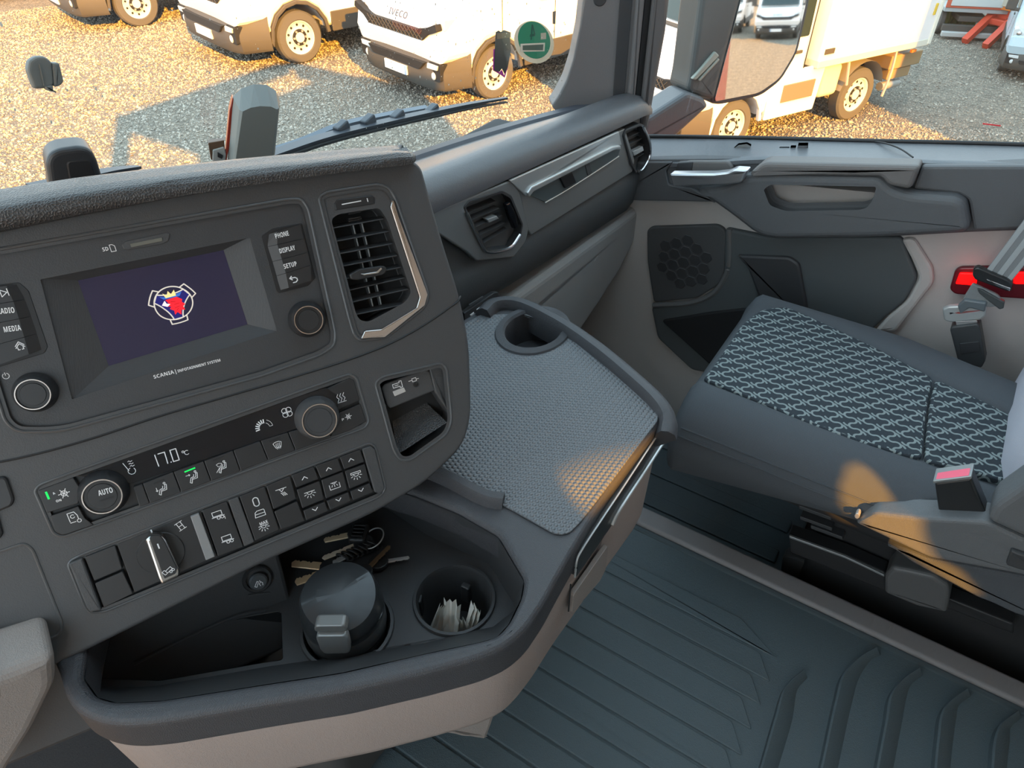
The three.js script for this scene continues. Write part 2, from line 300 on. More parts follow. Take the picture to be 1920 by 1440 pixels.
// A-pillar between the windscreen and the door
{
  const a = onScreen(1078, 90), b0 = new Frame(V(1.43, 0, 0), V(0, 0, 1), V(0, 1, 0)), q = b0.at(1215, 120), b = V(1.43, q[1], q[0]);
  const u = b.clone().sub(a); u.y = 0; const F = new Frame(a, u, V(0, 1, 0));
  const t = struct('trim_1', F, 'grey A-pillar trim');
  part(t, 'pillar_panel', slab(F.all([[1098, -60], [1093, 0], [1087, 50], [1075, 110], [1062, 150], [1046, 181], [1034, 198], [1080, 260], [1190, 260], [1215, 240], [1248, 60], [1262, -60]]), -0.05, 0, { r: 0.006, bev: 0.004 }), M(0.16, 0.155, 0.155, 0.6, grain()));
  const strip = (l, h0, h1, m, n, bev = 0.002) => part(t, n, slab(F.all(l), h0, h1, { r: 0.002, bev }), m);
  strip([[1166, -60], [1190, -60], [1166, 230], [1146, 225]], 0, 0.003, mt.panel, 'groove', 0.001);
  strip([[1196, -60], [1212, -60], [1183, 240], [1170, 236]], 0, 0.012, M(0.15, 0.145, 0.145, 0.5), 'rib', 0.004);
  strip([[1214, -60], [1226, -60], [1196, 245], [1185, 242]], 0, 0.004, mt.black, 'seal', 0.001);
  strip([[1226, -60], [1252, -60], [1246, 40], [1206, 240], [1194, 238]], 0, 0.018, M(0.11, 0.105, 0.105, 0.55), 'door_frame', 0.007);
  const c = F.at(1125, -2); part(t, 'screw_cap', move(upZ(lathe([[0, 0.002], [0.011, 0.002], [0.013, 0]])), c[0], c[1], 0), mt.panel);
}
// passenger door
const D = new Frame(V(1.42, 0, 0), V(0, 0, 1), V(0, 1, 0));
{
  const d = struct('door_1', D, 'passenger door lining');
  const P = (l, h = 0) => D.all(l, h);
  part(d, 'door_skin', slab([[-1.0, -1.36], [0.62, -1.36], [0.62, -0.56], [0.1, -0.56], [-0.62, -0.66], [-1.0, -0.66]], -0.09, -0.02, { bev: 0.001, holes: [P([[1400, 339], [1682, 344], [1674, 412], [1406, 412]], -0.02)] }), mt.doorLight);
  // ledge under the window
  const back = [[1200, 256], [1300, 257], [1450, 260], [1640, 265], [1780, 268], [1920, 272], [2060, 276]], front = [[1200, 303], [1300, 303], [1440, 296], [1640, 300], [1780, 304], [1920, 309], [2060, 314]];
  const ring1 = (l, h, dy = 0) => smooth(l.map(([x, y]) => { const q = D.at(x, y + dy, h); return V(q[0], q[1], h); }), 3);
  part(d, 'window_ledge', loft([ring1(back, -0.085, 6), ring1(back, -0.085), ring1(front, -0.012, -5), ring1(front, -0.002, -2), ring1(front, 0.004, 3), ring1(front, 0.004, 10), ring1(front, -0.03, 14)], { crease: 1 }), mt.ledge);
  part(d, 'window_seal', tube(ring1(back, -0.082, -1), 0.004, 0, 8), mt.black);
  // moulded line where the rear part of the ledge begins
  part(d, 'ledge_seam', tube([[1640, 265], [1665, 270], [1690, 280], [1712, 295]].map(([x, y], i) => { const h = [-0.08, -0.06, -0.035, -0.01][i], q = D.at(x, y, h); return V(q[0], q[1], h); }), 0.0015, 4, 6), mt.black);
  // switches on the ledge
  const led = (l, h, m, n, t = 0.004) => { const q = l.map(([x, y]) => { const p = D.at(x, y, h); return V(p[0], p[1], h); }); const up = q.map((p) => p.clone().add(V(0, t, 0.0))); part(d, n, loft([q, up, shrink3(up, 0.1)], { closed: true, cap1: true, crease: 0.4 }), m); };
  led([[1368, 287], [1384, 272], [1400, 270], [1408, 274], [1404, 287], [1385, 288]], -0.045, mt.satin, 'lock_button');
  led([[1452, 286], [1462, 277], [1480, 277], [1478, 287]], -0.045, mt.black, 'switch_well', 0.002);
  led([[1479, 287], [1482, 277], [1492, 277], [1490, 287]], -0.045, mt.satin, 'window_switch', 0.005);
  led([[1492, 288], [1496, 273], [1514, 273], [1513, 288]], -0.045, mt.ledge, 'window_switch', 0.006);
  // dark upper panel, its recess, and the grab handle
  const hole = [...P([[1419, 352], [1430, 338], [1445, 331], [1650, 334], [1661, 346]], 0.036), ...P([[1656, 372], [1640, 393], [1620, 400], [1475, 402], [1438, 388]], 0.024)];
  part(d, 'door_panel', slab(P([[1150, 300], [1440, 296], [1980, 309], [2000, 430], [1825, 436], [1700, 443], [1600, 446], [1440, 444], [1392, 412], [1358, 380], [1140, 375]]), -0.03, 0, { r: 0.01, bev: 0.004, holes: [hole], hr: 0.012 }), mt.door);
  part(d, 'pocket_back', slab(P([[1405, 320], [1680, 325], [1670, 410], [1410, 410]], -0.07), -0.085, -0.075, { r: 0.01 }), mt.panel);  // dark colour stands in for shade on the recess back
  part(d, 'pocket_shelf', slab(P([[1405, 372], [1680, 377], [1670, 425], [1410, 425]], -0.05), -0.075, -0.045, { r: 0.01, bev: 0.006 }), mt.doorLight);
  part(d, 'grab_handle', slab(P([[1303, 351], [1360, 346], [1396, 328], [1425, 322], [1655, 326], [1672, 346], [1705, 359], [1795, 366], [1812, 376], [1822, 433], [1650, 443], [1452, 446], [1420, 437], [1385, 409], [1345, 380]], 0.03), 0, 0.042, { r: 0.02, bev: 0.014, seg: 4, holes: [hole], hr: 0.014 }), mt.door);
  part(d, 'armrest_cap', slab(P([[1432, 304], [1726, 311], [1708, 356], [1664, 348], [1653, 332], [1440, 328], [1402, 328]], 0.044), 0.0, 0.046, { r: 0.01, bev: 0.008, seg: 3 }), M(0.14, 0.13, 0.125, 0.55, grain()));
  part(d, 'rear_panel', slab(P([[1728, 312], [1990, 312], [1990, 425], [1826, 434], [1816, 375], [1798, 364], [1712, 355]], 0.02), 0, 0.02, { r: 0.006, bev: 0.005 }), mt.door);
  part(d, 'handle_recess', slab(P([[1288, 302], [1366, 302], [1376, 315], [1364, 328], [1284, 328], [1270, 318]], 0.01), 0, 0.012, { r: 0.006, bev: 0.004 }), M(0.13, 0.125, 0.12, 0.55));
  part(d, 'handle_side_cup', slab(P([[1270, 305], [1300, 303], [1296, 330], [1266, 330]], 0.012), 0, 0.014, { r: 0.004, bev: 0.002 }), mt.panel);  // darker piece at one end of the handle recess
  part(d, 'handle', slab(P([[1256, 325], [1264, 349], [1366, 346], [1391, 342], [1404, 318], [1378, 316], [1366, 322], [1340, 325]], 0.05), 0.03, 0.055, { r: 0.005, bev: 0.0045, seg: 4 }), M(0.6, 0.6, 0.62, 0.28, { metalness: 0.9 }), 'satin chrome handle');
  part(d, 'lining_strip', slab(P([[1150, 303], [1262, 303], [1250, 320], [1255, 345], [1300, 352], [1345, 378], [1140, 374]], 0.004), 0, 0.008, { r: 0.004, bev: 0.003 }), mt.door);
  // dark lower insert with storage pocket
  part(d, 'lower_insert', slab(P([[1362, 424], [1440, 440], [1692, 440], [1712, 490], [1723, 517], [1700, 560], [1660, 592], [1640, 612], [1480, 720], [1300, 690], [1236, 630], [1224, 572], [1307, 562], [1352, 535], [1361, 500]], -0.02), -0.03, -0.008, { r: 0.012, bev: 0.006, seg: 3 }), M(0.078, 0.087, 0.09, 0.65, grain()));
  part(d, 'storage_pocket', slab(P([[1382, 476], [1482, 480], [1500, 492], [1512, 560], [1520, 610], [1440, 600], [1402, 500]], -0.006), -0.012, 0.0, { r: 0.008, bev: 0.006 }), mt.panel);
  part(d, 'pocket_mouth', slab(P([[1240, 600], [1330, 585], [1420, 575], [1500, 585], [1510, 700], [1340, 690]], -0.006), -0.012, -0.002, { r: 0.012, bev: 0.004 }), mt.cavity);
  part(d, 'pillar_crease', slab(P([[1690, 446], [1715, 444], [1750, 500], [1752, 528], [1680, 620], [1640, 620], [1664, 592], [1702, 560], [1725, 518], [1714, 490]], -0.016), -0.022, -0.008, { r: 0.01, bev: 0.006 }), mt.doorLight);
  // loudspeaker
  const sp = part(d, 'speaker_grille', slab(P([[1213, 432], [1222, 425], [1346, 421], [1361, 431], [1359, 508], [1350, 533], [1307, 559], [1226, 567], [1214, 490]], -0.012), -0.022, -0.01, { r: 0.01, bev: 0.004 }), M(0.07, 0.072, 0.074, 0.7));
  const [cx, cy] = D.at(1282, 492, -0.01), R = 0.0165; const hg = slab(Array.from({ length: 6 }, (_, i) => [R * 0.88 * Math.cos(i * Math.PI / 3), R * 0.88 * Math.sin(i * Math.PI / 3)]), -0.01, -0.0085, { bev: 0.0008, seg: 1 });
  for (let i = -2; i <= 2; i++) for (let j = -3; j <= 3; j++) { const x = i * 1.5 * R, y = (j + (Math.abs(i) % 2) / 2) * Math.sqrt(3) * R; if (Math.hypot(x, y * 0.8) > 0.062) continue; const o = shade(new THREE.Mesh(hg, mt.panel)); o.name = 'hexagon'; o.position.set(cx + x, cy + y, 0); sp.add(o); }
  part(d, 'speaker_lip', tube([[1224, 574], [1300, 568], [1336, 552], [1354, 530], [1366, 500], [1367, 430]].map(([x, y]) => { const q = D.at(x, y, -0.008); return V(q[0], q[1], -0.012); }), 0.007, 5, 8), M(0.12, 0.12, 0.118, 0.55));
  // red courtesy lamp low on the door
  const lp = part(d, 'door_lamp', slab(P([[1790, 508], [1800, 502], [1990, 500], [1990, 566], [1790, 552], [1780, 543]], -0.01), -0.022, -0.01, { r: 0.006, bev: 0.003 }), M(0.12, 0.008, 0.015, 0.3));
  const lit = M(0.8, 0.01, 0.01, 0.4, { emissive: col(1, 0.0, 0.0), emissiveIntensity: 1.1 });
  part(lp, 'lamp_lens', slab(P([[1799, 512], [1834, 513], [1830, 536], [1791, 533]], -0.006), -0.012, -0.006, { r: 0.003, bev: 0.0015 }), lit, 'lit red lens'); part(lp, 'lamp_lens', slab(P([[1897, 511], [1960, 511], [1960, 534], [1901, 533]], -0.006), -0.012, -0.006, { r: 0.003, bev: 0.0015 }), lit, 'lit red lens');
  const q = D.at(1812, 522, 0.02); const L = new THREE.PointLight(new THREE.Color().setRGB(1, 0.05, 0.03), 0.0012, 2); L.position.copy(D.pos(q[0], q[1], 0.012)); L.castShadow = true; scene.add(L);
  const w = struct('window_2', null, 'passenger side window');
  part(w, 'pane', new THREE.PlaneGeometry(1.3, 1.1).rotateY(Math.PI / 2).translate(1.512, 0.0, -0.03), mt.glass);
  // red printed mark on the side glass
  const G = new Frame(V(1.508, 0, 0), V(0, 0, 1), V(0, 1, 0)); const a = G.at(1842, 233), b = G.at(1876, 237);
  part(w, 'printed_mark', move(box(0, 0, 0, b[0] - a[0], 0.0022, 0.0006, 0.0002), 0, 0, 0).rotateZ(Math.atan2(b[1] - a[1], b[0] - a[0])).applyMatrix4(new THREE.Matrix4().makeBasis(G.u, G.v, G.n).setPosition(G.pos(a[0], a[1]))), M(0.7, 0.02, 0.03, 0.5));
}
function shrink3(l, f) { const c = V(0, 0, 0); l.forEach((p) => c.addScaledVector(p, 1 / l.length)); return l.map((p) => p.clone().lerp(c, f)); }
{
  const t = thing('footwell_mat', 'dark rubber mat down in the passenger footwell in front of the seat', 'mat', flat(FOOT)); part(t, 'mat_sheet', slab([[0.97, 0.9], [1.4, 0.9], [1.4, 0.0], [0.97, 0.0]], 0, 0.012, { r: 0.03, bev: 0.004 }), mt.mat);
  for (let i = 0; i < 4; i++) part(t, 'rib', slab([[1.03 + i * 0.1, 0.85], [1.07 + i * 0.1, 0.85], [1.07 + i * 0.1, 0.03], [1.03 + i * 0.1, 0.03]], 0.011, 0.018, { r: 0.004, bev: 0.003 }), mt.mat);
}
// engine tunnel with its rubber mat and edge strip
{
  one('floor', box(-0.5, FOOT, -0.98, 0.9, TUN - 0.004, 1.3, 0.01), mt.dark, 'raised engine tunnel');
  const F = flat(TUN), t = thing('floor_mat', 'large dark ribbed rubber mat covering the engine tunnel floor', 'mat', F);
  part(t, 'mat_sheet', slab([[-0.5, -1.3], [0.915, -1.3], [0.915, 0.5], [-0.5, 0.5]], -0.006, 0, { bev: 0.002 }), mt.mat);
  // long low ribs running lengthways
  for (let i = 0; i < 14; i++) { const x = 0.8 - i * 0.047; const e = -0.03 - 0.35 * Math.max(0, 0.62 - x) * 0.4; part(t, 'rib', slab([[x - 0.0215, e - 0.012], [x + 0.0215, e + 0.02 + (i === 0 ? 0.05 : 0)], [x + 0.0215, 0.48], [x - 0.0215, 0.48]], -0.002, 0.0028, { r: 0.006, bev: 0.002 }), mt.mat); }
  // stepped cross ribs, curving into the edge
  const C = [[[1502, 1262], [1469, 1293], [1451, 1347], [1424, 1440], [1400, 1520]], [[1638, 1220], [1607, 1238], [1576, 1271], [1562, 1320], [1536, 1440], [1518, 1520]], [[1718, 1258], [1682, 1284], [1664, 1311], [1656, 1356], [1640, 1440], [1628, 1520]], [[1807, 1297], [1771, 1324], [1758, 1347], [1753, 1382], [1747, 1440], [1742, 1520]], [[1902, 1338], [1869, 1364], [1858, 1391], [1853, 1440], [1850, 1520]], [[1990, 1376], [1960, 1400], [1952, 1425], [1950, 1520]]];
  for (const c of C) {
    const g = (dx, h) => smooth(c.map(([x, y], i) => { const q = F.at(x + dx * (i === 0 ? 0.35 : i === 1 ? 0.75 : 1), y + (i === 0 ? dx * 0.25 : 0)); return V(q[0], q[1], h); }), 4);
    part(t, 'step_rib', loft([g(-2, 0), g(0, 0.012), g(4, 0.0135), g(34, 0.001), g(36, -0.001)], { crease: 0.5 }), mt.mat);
  }
  const s = thing('edge_strip', 'long grey-brown plastic edge strip along the tunnel beside the passenger seat', 'trim strip');
  part(s, 'strip', box(0.912, TUN - 0.12, -0.95, 0.957, TUN + 0.012, 1.28, 0.007), M(0.2, 0.185, 0.185, 0.5, grain()));
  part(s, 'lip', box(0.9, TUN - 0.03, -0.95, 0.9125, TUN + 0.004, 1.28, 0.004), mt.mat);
}
// ---------------------------------------------------------------- console turned towards the driver
const CN = az(210).multiplyScalar(Math.cos(rad(27))).add(V(0, Math.sin(rad(27)), 0));
const C = new Frame(ray(195, 920).multiplyScalar(0.78), az(120), CN.clone().cross(az(120)));
const Cp = (l, h = 0) => C.all(l, h);
const gap = (a, b, h = 0) => { const p = C.at(...a, h), q = C.at(...b, h); return Math.hypot(p[0] - q[0], p[1] - q[1]); };
const lipMat = M(0.075, 0.076, 0.078, 0.33);
const con = thing('centre_console', 'charcoal moulded dashboard console angled to the driver, with grained top pad', 'console', C);
const INFO = [[-85, 482], [0, 467], [540, 373], [566, 373], [578, 392], [629, 625], [627, 648], [602, 665], [490, 705], [125, 806], [83, 810], [33, 809], [10, 791], [-8, 735]];
const VENT = [[597, 370], [612, 360], [708, 345], [728, 351], [741, 372], [804, 552], [797, 576], [722, 634], [676, 638], [664, 629], [655, 600]];
const CLIM = [[65, 920], [74, 909], [135, 886], [612, 716], [655, 701], [668, 708], [692, 790], [684, 802], [655, 813], [178, 986], [118, 1007], [100, 1000]];
const ROW = [[126, 1054], [152, 1040], [692, 831], [703, 837], [723, 916], [713, 931], [196, 1147], [170, 1149], [160, 1138]];
const SOCK = [[703, 718], [716, 707], [826, 681], [837, 690], [847, 788], [838, 814], [770, 863], [750, 863], [738, 845]];
const POCK = [[-90, 1062], [-20, 1041], [45, 1018], [61, 1030], [117, 1170], [113, 1189], [82, 1201], [-90, 1277]];
part(con, 'face', slab(Cp([[-90, 470], [0, 420], [300, 360], [600, 312], [765, 296], [790, 310], [824, 432], [864, 560], [881, 645], [885, 780], [870, 836], [800, 905], [702, 963], [500, 1053], [120, 1242], [-90, 1335]]), -0.16, 0, { r: 0.022, bev: 0.0045, seg: 4, holes: [INFO, VENT, CLIM, ROW, SOCK, POCK].map((h) => Cp(h)), hr: 0.008 }), mt.face);
part(con, 'face_seam', tube([[866, 556], [858, 565], [842, 577], [800, 606], [740, 640], [672, 668], [560, 704], [430, 742], [300, 780], [160, 826], [40, 858], [-80, 880]].map(([x, y], i) => { const q = C.at(x, y); return V(q[0], q[1], i < 1 ? -0.004 : 0.0002); }), 0.0011, 5, 6), mt.black);
part(con, 'side_pocket', slab(shrink(Cp(POCK), 0.0008), -0.014, -0.008, { r: 0.007, bev: 0.001 }), mt.panel);
part(con, 'blank_key', slab(Cp([[-70, 905], [8, 892], [15, 897], [28, 935], [23, 948], [-70, 985]]), -0.002, 0.003, { r: 0.003, bev: 0.002 }), mt.key);
part(con, 'blank_key', slab(Cp([[-70, 975], [-4, 958], [7, 1000], [0, 1010], [-70, 1035]]), -0.002, 0.003, { r: 0.003, bev: 0.002 }), mt.key);
{
  // grained pad along the top
  const st = [[-110, 452, 372, 408], [0, 432, 355, 388], [150, 401, 333, 362], [300, 372, 316, 340], [450, 347, 301, 321], [600, 325, 288, 304], [690, 314, 281, 294], [745, 308, 278, 287], [768, 305, 281, 287], [778, 301, 288, 291]];
  const nh = az(214), rings = st.map(([x, yb, yt, yc], i) => {
    const q = C.at(x, yb), B = C.pos(q[0], q[1], 0.0), d = ray(x, yt), A = B.clone().addScaledVector(nh, -0.03); const t = A.dot(nh) / d.dot(nh); const H = d.multiplyScalar(t).y - B.y, k = i === 9 ? 0.35 : 1; const dc = ray(x, yc), Ac = B.clone().addScaledVector(nh, 0.006), h = dc.multiplyScalar(Ac.dot(nh) / dc.dot(nh)).y - B.y;
    return [[-0.03, 0.004], [0.0, 0], [0.009 * k, 0.002], [0.013 * k, h * 0.25], [0.0135 * k, h * 0.6], [0.012 * k, h * 0.86], [0.006 * k, h], [-0.006, h * 0.7 + H * 0.3 + 0.001], [-0.024, H * 0.96 + h * 0.04], [-0.032, H * 0.98], [-0.042, H * 0.8], [-0.05, H * 0.2]].map(([a, b]) => B.clone().addScaledVector(nh, a).add(V(0, b, 0)).sub(C.o)).map((p) => V(p.dot(C.u), p.dot(C.v), p.dot(C.n)));
  });
  const S = []; for (let i = 0; i + 1 < rings.length; i++) for (let k = 0; k < 4; k++) S.push(rings[i].map((p, j) => p.clone().lerp(rings[i + 1][j], k / 4))); S.push(rings[rings.length - 1]);
  part(con, 'top_pad', loft(S, { cap1: true, crease: 0.9 }), mt.pad, 'grained soft pad');
}
for (const [o, z] of [[INFO, 0.0006], [VENT, 0.0006], [CLIM, 0.0004], [ROW, 0.0004], [SOCK, 0.0004], [POCK, 0.0002]]) {
  const s = outline(Cp(o), 0.008).getPoints(6).slice(0, -1).map((p) => V(p.x, p.y, z - 0.0006)); part(con, 'recess_lip', sweep(s, ring(0.0016, 8), V(0, 0, 1), { closedPath: true }), lipMat);
}
function key(parent, px, z0, z1, m = mt.key, { name = 'key', d = 0.0004, r = 0.0012, bev = 0.0007 } = {}) { return part(parent, name, slab(shrink(Cp(px), d), z0, z1, { r, bev }), m); }
function mark(parent, lines, px, py, s0, z, w = 0.0006, m = mt.legend, ang = 0) { const q = C.at(px, py, z), s = s0 < 0.0047 ? s0 * 1.28 : s0; return part(parent, 'legend', strokes(lines, q[0], q[1], s, w * 1.1, z + 0.00015, ang), m); }
function word(parent, str, p0, p1, size, z, m = mt.legend, font) { const a = C.at(...p0, z), b = C.at(...p1, z), ang = Math.atan2(b[1] - a[1], b[0] - a[0]); return part(parent, 'lettering', letters(str, (a[0] + b[0]) / 2, (a[1] + b[1]) / 2, size, z + 0.0001, { width: Math.hypot(b[0] - a[0], b[1] - a[1]), ang, font }), m); }
function knob(parent, px, py, rpx, h, { name = 'knob', rings = mt.chrome, legend, skirt = 0.0, z = -0.003, cap = mt.key, body = mt.key } = {}) {
  const r = gap([px, py], [px + rpx, py], 0), q = C.at(px, py, z), at = (g) => upZ(g).translate(q[0], q[1], z);
  const k = part(parent, name, at(lathe([[0, 0], [r, 0], [r, 0.002], [r * 0.98, h * 0.3], [r * 0.93, h * 0.5], [r * 0.85, h * 0.86], [r * 0.79, h], [r * 0.72, h], [r * 0.72, h - 0.0012], [0, h - 0.0012]], 48)), body);
  part(k, 'ring', at(lathe([[r * 0.71, h - 0.0006], [r * 0.72, h + 0.0006], [r * 0.765, h + 0.0006], [r * 0.78, h - 0.0008]], 48)), rings, 'bright metal ring');
  part(k, 'cap', at(lathe([[0, h - 0.0002], [r * 0.45, h - 0.0004], [r * 0.55, h - 0.0004], [r * 0.59, h - 0.002], [r * 0.72, h - 0.002]], 48)), cap);
  return k;
}
// ---- infotainment unit
{
  const t = thing('infotainment_unit', 'infotainment unit with colour screen, menu keys and two round knobs', 'infotainment unit', C);
  const DISH = [[72, 522], [470, 443], [522, 622], [133, 752]], SCR = [[146, 526], [419, 469], [464, 608], [204, 686]];
  part(t, 'bezel', slab(shrink(Cp(INFO), 0.0008), -0.014, -0.003, { r: 0.008, bev: 0.0012, holes: [Cp(DISH, -0.003)], hr: 0.002 }), mt.panel);
  const ringAt = (l, h) => Cp(l, h).map(([x, y]) => V(x, y, h));
  const dense = (r) => r.flatMap((p, i) => { const b = r[(i + 1) % r.length]; return [0, 1, 2, 3].map((k) => p.clone().lerp(b, k / 4)); });
  part(t, 'screen_surround', loft([dense(ringAt(DISH, -0.004)), dense(ringAt(SCR, -0.013))], { closed: true, flat: true }), mt.panel);
  // screen with its start-up emblem
  const cv = document.createElement('canvas'); cv.width = 640; cv.height = 416; const x = cv.getContext('2d');
  x.fillStyle = '#201f30'; x.fillRect(0, 0, 640, 416); x.save(); x.translate(352, 200);
  x.lineJoin = 'round'; x.strokeStyle = '#b9b2a6'; x.lineWidth = 6;
  x.fillStyle = '#1d1d5a'; x.beginPath(); for (let i = 0; i < 3; i++) { const a = rad(-44 + i * 120), b = rad(-16 + i * 120), c = rad(76 + i * 120), m = rad(30 + i * 120); i ? 0 : x.moveTo(84 * Math.cos(a), 84 * Math.sin(a)); x.lineTo(84 * Math.cos(b), 84 * Math.sin(b)); x.quadraticCurveTo(36 * Math.cos(m), 36 * Math.sin(m), 84 * Math.cos(c), 84 * Math.sin(c)); } x.closePath(); x.fill(); x.stroke();
  x.fillStyle = '#2f5ea8'; x.beginPath(); x.moveTo(-52, -46); x.quadraticCurveTo(0, -30, 50, -50); x.lineTo(36, -30); x.lineTo(-36, -30); x.fill();
  for (let i = 0; i < 3; i++) { x.save(); x.rotate(rad(i * 120)); x.beginPath(); x.moveTo(-38, 76); x.lineTo(-36, 102); x.quadraticCurveTo(0, 108, 36, 102); x.lineTo(38, 76); x.stroke(); x.restore(); }
  x.beginPath(); x.arc(0, 0, 84, 0, 7); x.stroke();
  x.fillStyle = '#d7c07f'; x.beginPath(); x.moveTo(-26, -34); x.lineTo(-34, -60); x.lineTo(-18, -46); x.lineTo(-8, -66); x.lineTo(2, -48); x.lineTo(20, -66); x.lineTo(22, -36); x.closePath(); x.fill();
  x.fillStyle = '#e5202c'; x.beginPath(); x.moveTo(-30, -26); x.lineTo(22, -30); x.lineTo(42, -10); x.lineTo(36, 2); x.lineTo(48, 18); x.lineTo(36, 26); x.lineTo(40, 46); x.lineTo(24, 42); x.lineTo(16, 66); x.lineTo(4, 48); x.lineTo(-10, 58); x.lineTo(-8, 36); x.lineTo(-24, 22); x.lineTo(-14, 12); x.lineTo(-36, 4); x.lineTo(-20, -4); x.closePath(); x.fill();
  x.fillStyle = '#f4d9cf'; x.beginPath(); x.moveTo(-34, -24); x.lineTo(-52, -4); x.lineTo(-30, 8); x.lineTo(-14, -2); x.lineTo(-30, -8); x.closePath(); x.fill();
  x.strokeStyle = '#8a1018'; x.lineWidth = 3; for (const [a, b, c, d] of [[-10, -14, 10, -6], [0, 6, 24, 4], [-2, 24, 22, 20], [4, 38, 14, 30]]) { x.beginPath(); x.moveTo(a, b); x.lineTo(c, d); x.stroke(); }
  x.restore();
  const ct = new THREE.CanvasTexture(cv); ct.colorSpace = THREE.SRGBColorSpace; ct.magFilter = THREE.LinearFilter;
  const sm = new THREE.MeshPhysicalMaterial({ map: ct, emissiveMap: ct, emissive: col(0.75, 0.75, 0.75), roughness: 0.12, side: THREE.DoubleSide });
  const q = Cp(SCR, -0.0128), g = new THREE.BufferGeometry(); g.setAttribute('position', new THREE.Float32BufferAttribute([3, 2, 1, 3, 1, 0].flatMap((k) => [q[k][0], q[k][1], -0.0128]), 3));
  g.setAttribute('uv', new THREE.Float32BufferAttribute([[0, 0], [1, 0], [1, 1], [0, 0], [1, 1], [0, 1]].flat(), 2)); g.computeVertexNormals();
  part(t, 'screen', g, sm, 'lit dark screen showing a round emblem');
  const sc = C.at(305, 580, -0.0128); const L = new THREE.RectAreaLight(new THREE.Color().setRGB(0.3, 0.28, 0.5), 0.15, 0.1, 0.06); L.position.copy(C.pos(sc[0], sc[1], -0.01)); L.lookAt(C.pos(sc[0], sc[1], 1)); scene.add(L);
  // card slot
  const sl = part(t, 'card_slot', slab(Cp([[228, 459], [236, 452], [312, 436], [319, 438], [316, 452], [306, 457], [240, 468], [232, 467]], -0.002), -0.004, -0.0018, { r: 0.001, bev: 0.0008 }), mt.face);
  part(sl, 'card_door', slab(Cp([[244, 457], [304, 445], [305, 452], [246, 464]], -0.001), -0.003, -0.001, { r: 0.0005, bev: 0.0003 }), M(0.14, 0.135, 0.11, 0.5));
  word(t, 'SD', [192, 468], [203, 466], 0.0034, -0.003); mark(t, [[[-0.6, -1], [-0.6, 1], [0.1, 1], [0.7, 0.5], [0.7, -1], [-0.6, -1]]], 211, 465, 0.0024, -0.003, 0.0005);
  word(t, 'SCANIA', [288, 707], [326, 697], 0.0034, -0.003); mark(t, [[[0, -1], [0, 1]]], 329.5, 697, 0.0018, -0.003, 0.0005); word(t, 'INFOTAINMENT SYSTEM', [333, 696], [413, 675], 0.0026, -0.003);
  // menu keys with a slanted outer facet
  function facetKey(px, side) { // px: outer-top, inner-top, inner-bottom, outer-bottom
    const p = shrink(Cp(px, 0), 0.0005), f = 0.3, L2 = (a, b) => [a[0] + (b[0] - a[0]) * f, a[1] + (b[1] - a[1]) * f]; const mtp = L2(p[0], p[1]), mb = L2(p[3], p[2]);
    const P = [[p[0], -0.004], [p[1], -0.004], [p[2], -0.004], [p[3], -0.004], [p[0], -0.0038], [p[3], -0.0038], [mtp, 0.0022], [mb, 0.0022], [p[1], 0.0022], [p[2], 0.0022]].map(([a, z]) => V(a[0], a[1], z));
    const c = new ConvexGeometry(P); c.setAttribute('uv', new THREE.Float32BufferAttribute(new Float32Array(c.attributes.position.count * 2), 2)); return part(t, 'menu_key', c, mt.key);
  }
  const Lx = [[492, 446], [497, 464], [506, 492], [514, 519], [522, 546]], Rx = [[563, 421], [570, 447], [577, 473], [583, 497], [588, 521]];
  part(t, 'key_well', slab(Cp([[489, 443], [511, 428], [566, 418], [592, 521], [578, 536], [522, 550], [517, 545]], -0.003), -0.006, -0.0025, { r: 0.002, bev: 0.0005 }), mt.black);
  ['PHONE', 'DISPLAY', 'SETUP', ''].forEach((s, i) => {
    const k = facetKey([i ? Lx[i] : [500, 440], Rx[i], i === 3 ? [584, 526] : Rx[i + 1], Lx[i + 1]]);
    const w = [[[516, 443], [541, 437]], [[524, 471], [553, 464]], [[532, 500], [556, 494]]][i];
    if (w) word(k, s, w[0], w[1], 0.0046, 0.0024); else mark(k, [[[-1, 0.5], [0.4, 0.5], [0.9, 0.1], [0.9, -0.4], [0.4, -0.8], [-0.4, -0.8]], [[-0.4, 1], [-1, 0.5], [-0.4, 0]]], 551, 524, 0.0028, 0.0024, 0.0009);
  });
  const La = [[-40, 541], [-34, 574], [-27, 610], [-20, 650], [-12, 688]], Ra = [[36, 533], [52, 561], [64, 592], [75, 624], [84, 654]];
  part(t, 'key_well', slab(Cp([[-50, 540], [36, 529], [54, 545], [90, 650], [84, 662], [-14, 692]], -0.003), -0.006, -0.0025, { r: 0.002, bev: 0.0005 }), mt.black);
  for (let i = 0; i < 4; i++) {
    const k = facetKey([Ra[i], La[i], La[i + 1], Ra[i + 1]]);
    if (i === 0) mark(k, [[[-0.8, 0.9], [-0.8, -0.9], [0.6, 0], [-0.8, 0.9]], [[0.8, 0.9], [0.8, -0.9]]], 8, 549, 0.0026, 0.0024, 0.0006);
    if (i === 1) word(k, 'RADIO', [-5, 584], [27, 581], 0.0048, 0.0024); if (i === 2) word(k, 'MEDIA', [7, 618], [39, 614], 0.0048, 0.0024);
    if (i === 3) mark(k, [[[-1, 0], [0, 1], [1, 0]], [[-1, -0.5], [0, 0.5], [1, -0.5]], [[-0.6, -0.4], [-0.6, -1], [-0.2, -1]], [[0.6, -0.4], [0.6, -1], [0.2, -1]]], 37, 648, 0.0027, 0.0024, 0.0006);
  }
  knob(t, 67, 735, 44, 0.013, { rings: mt.warmChrome }); knob(t, 575, 598, 35, 0.014, { rings: mt.warmChrome });
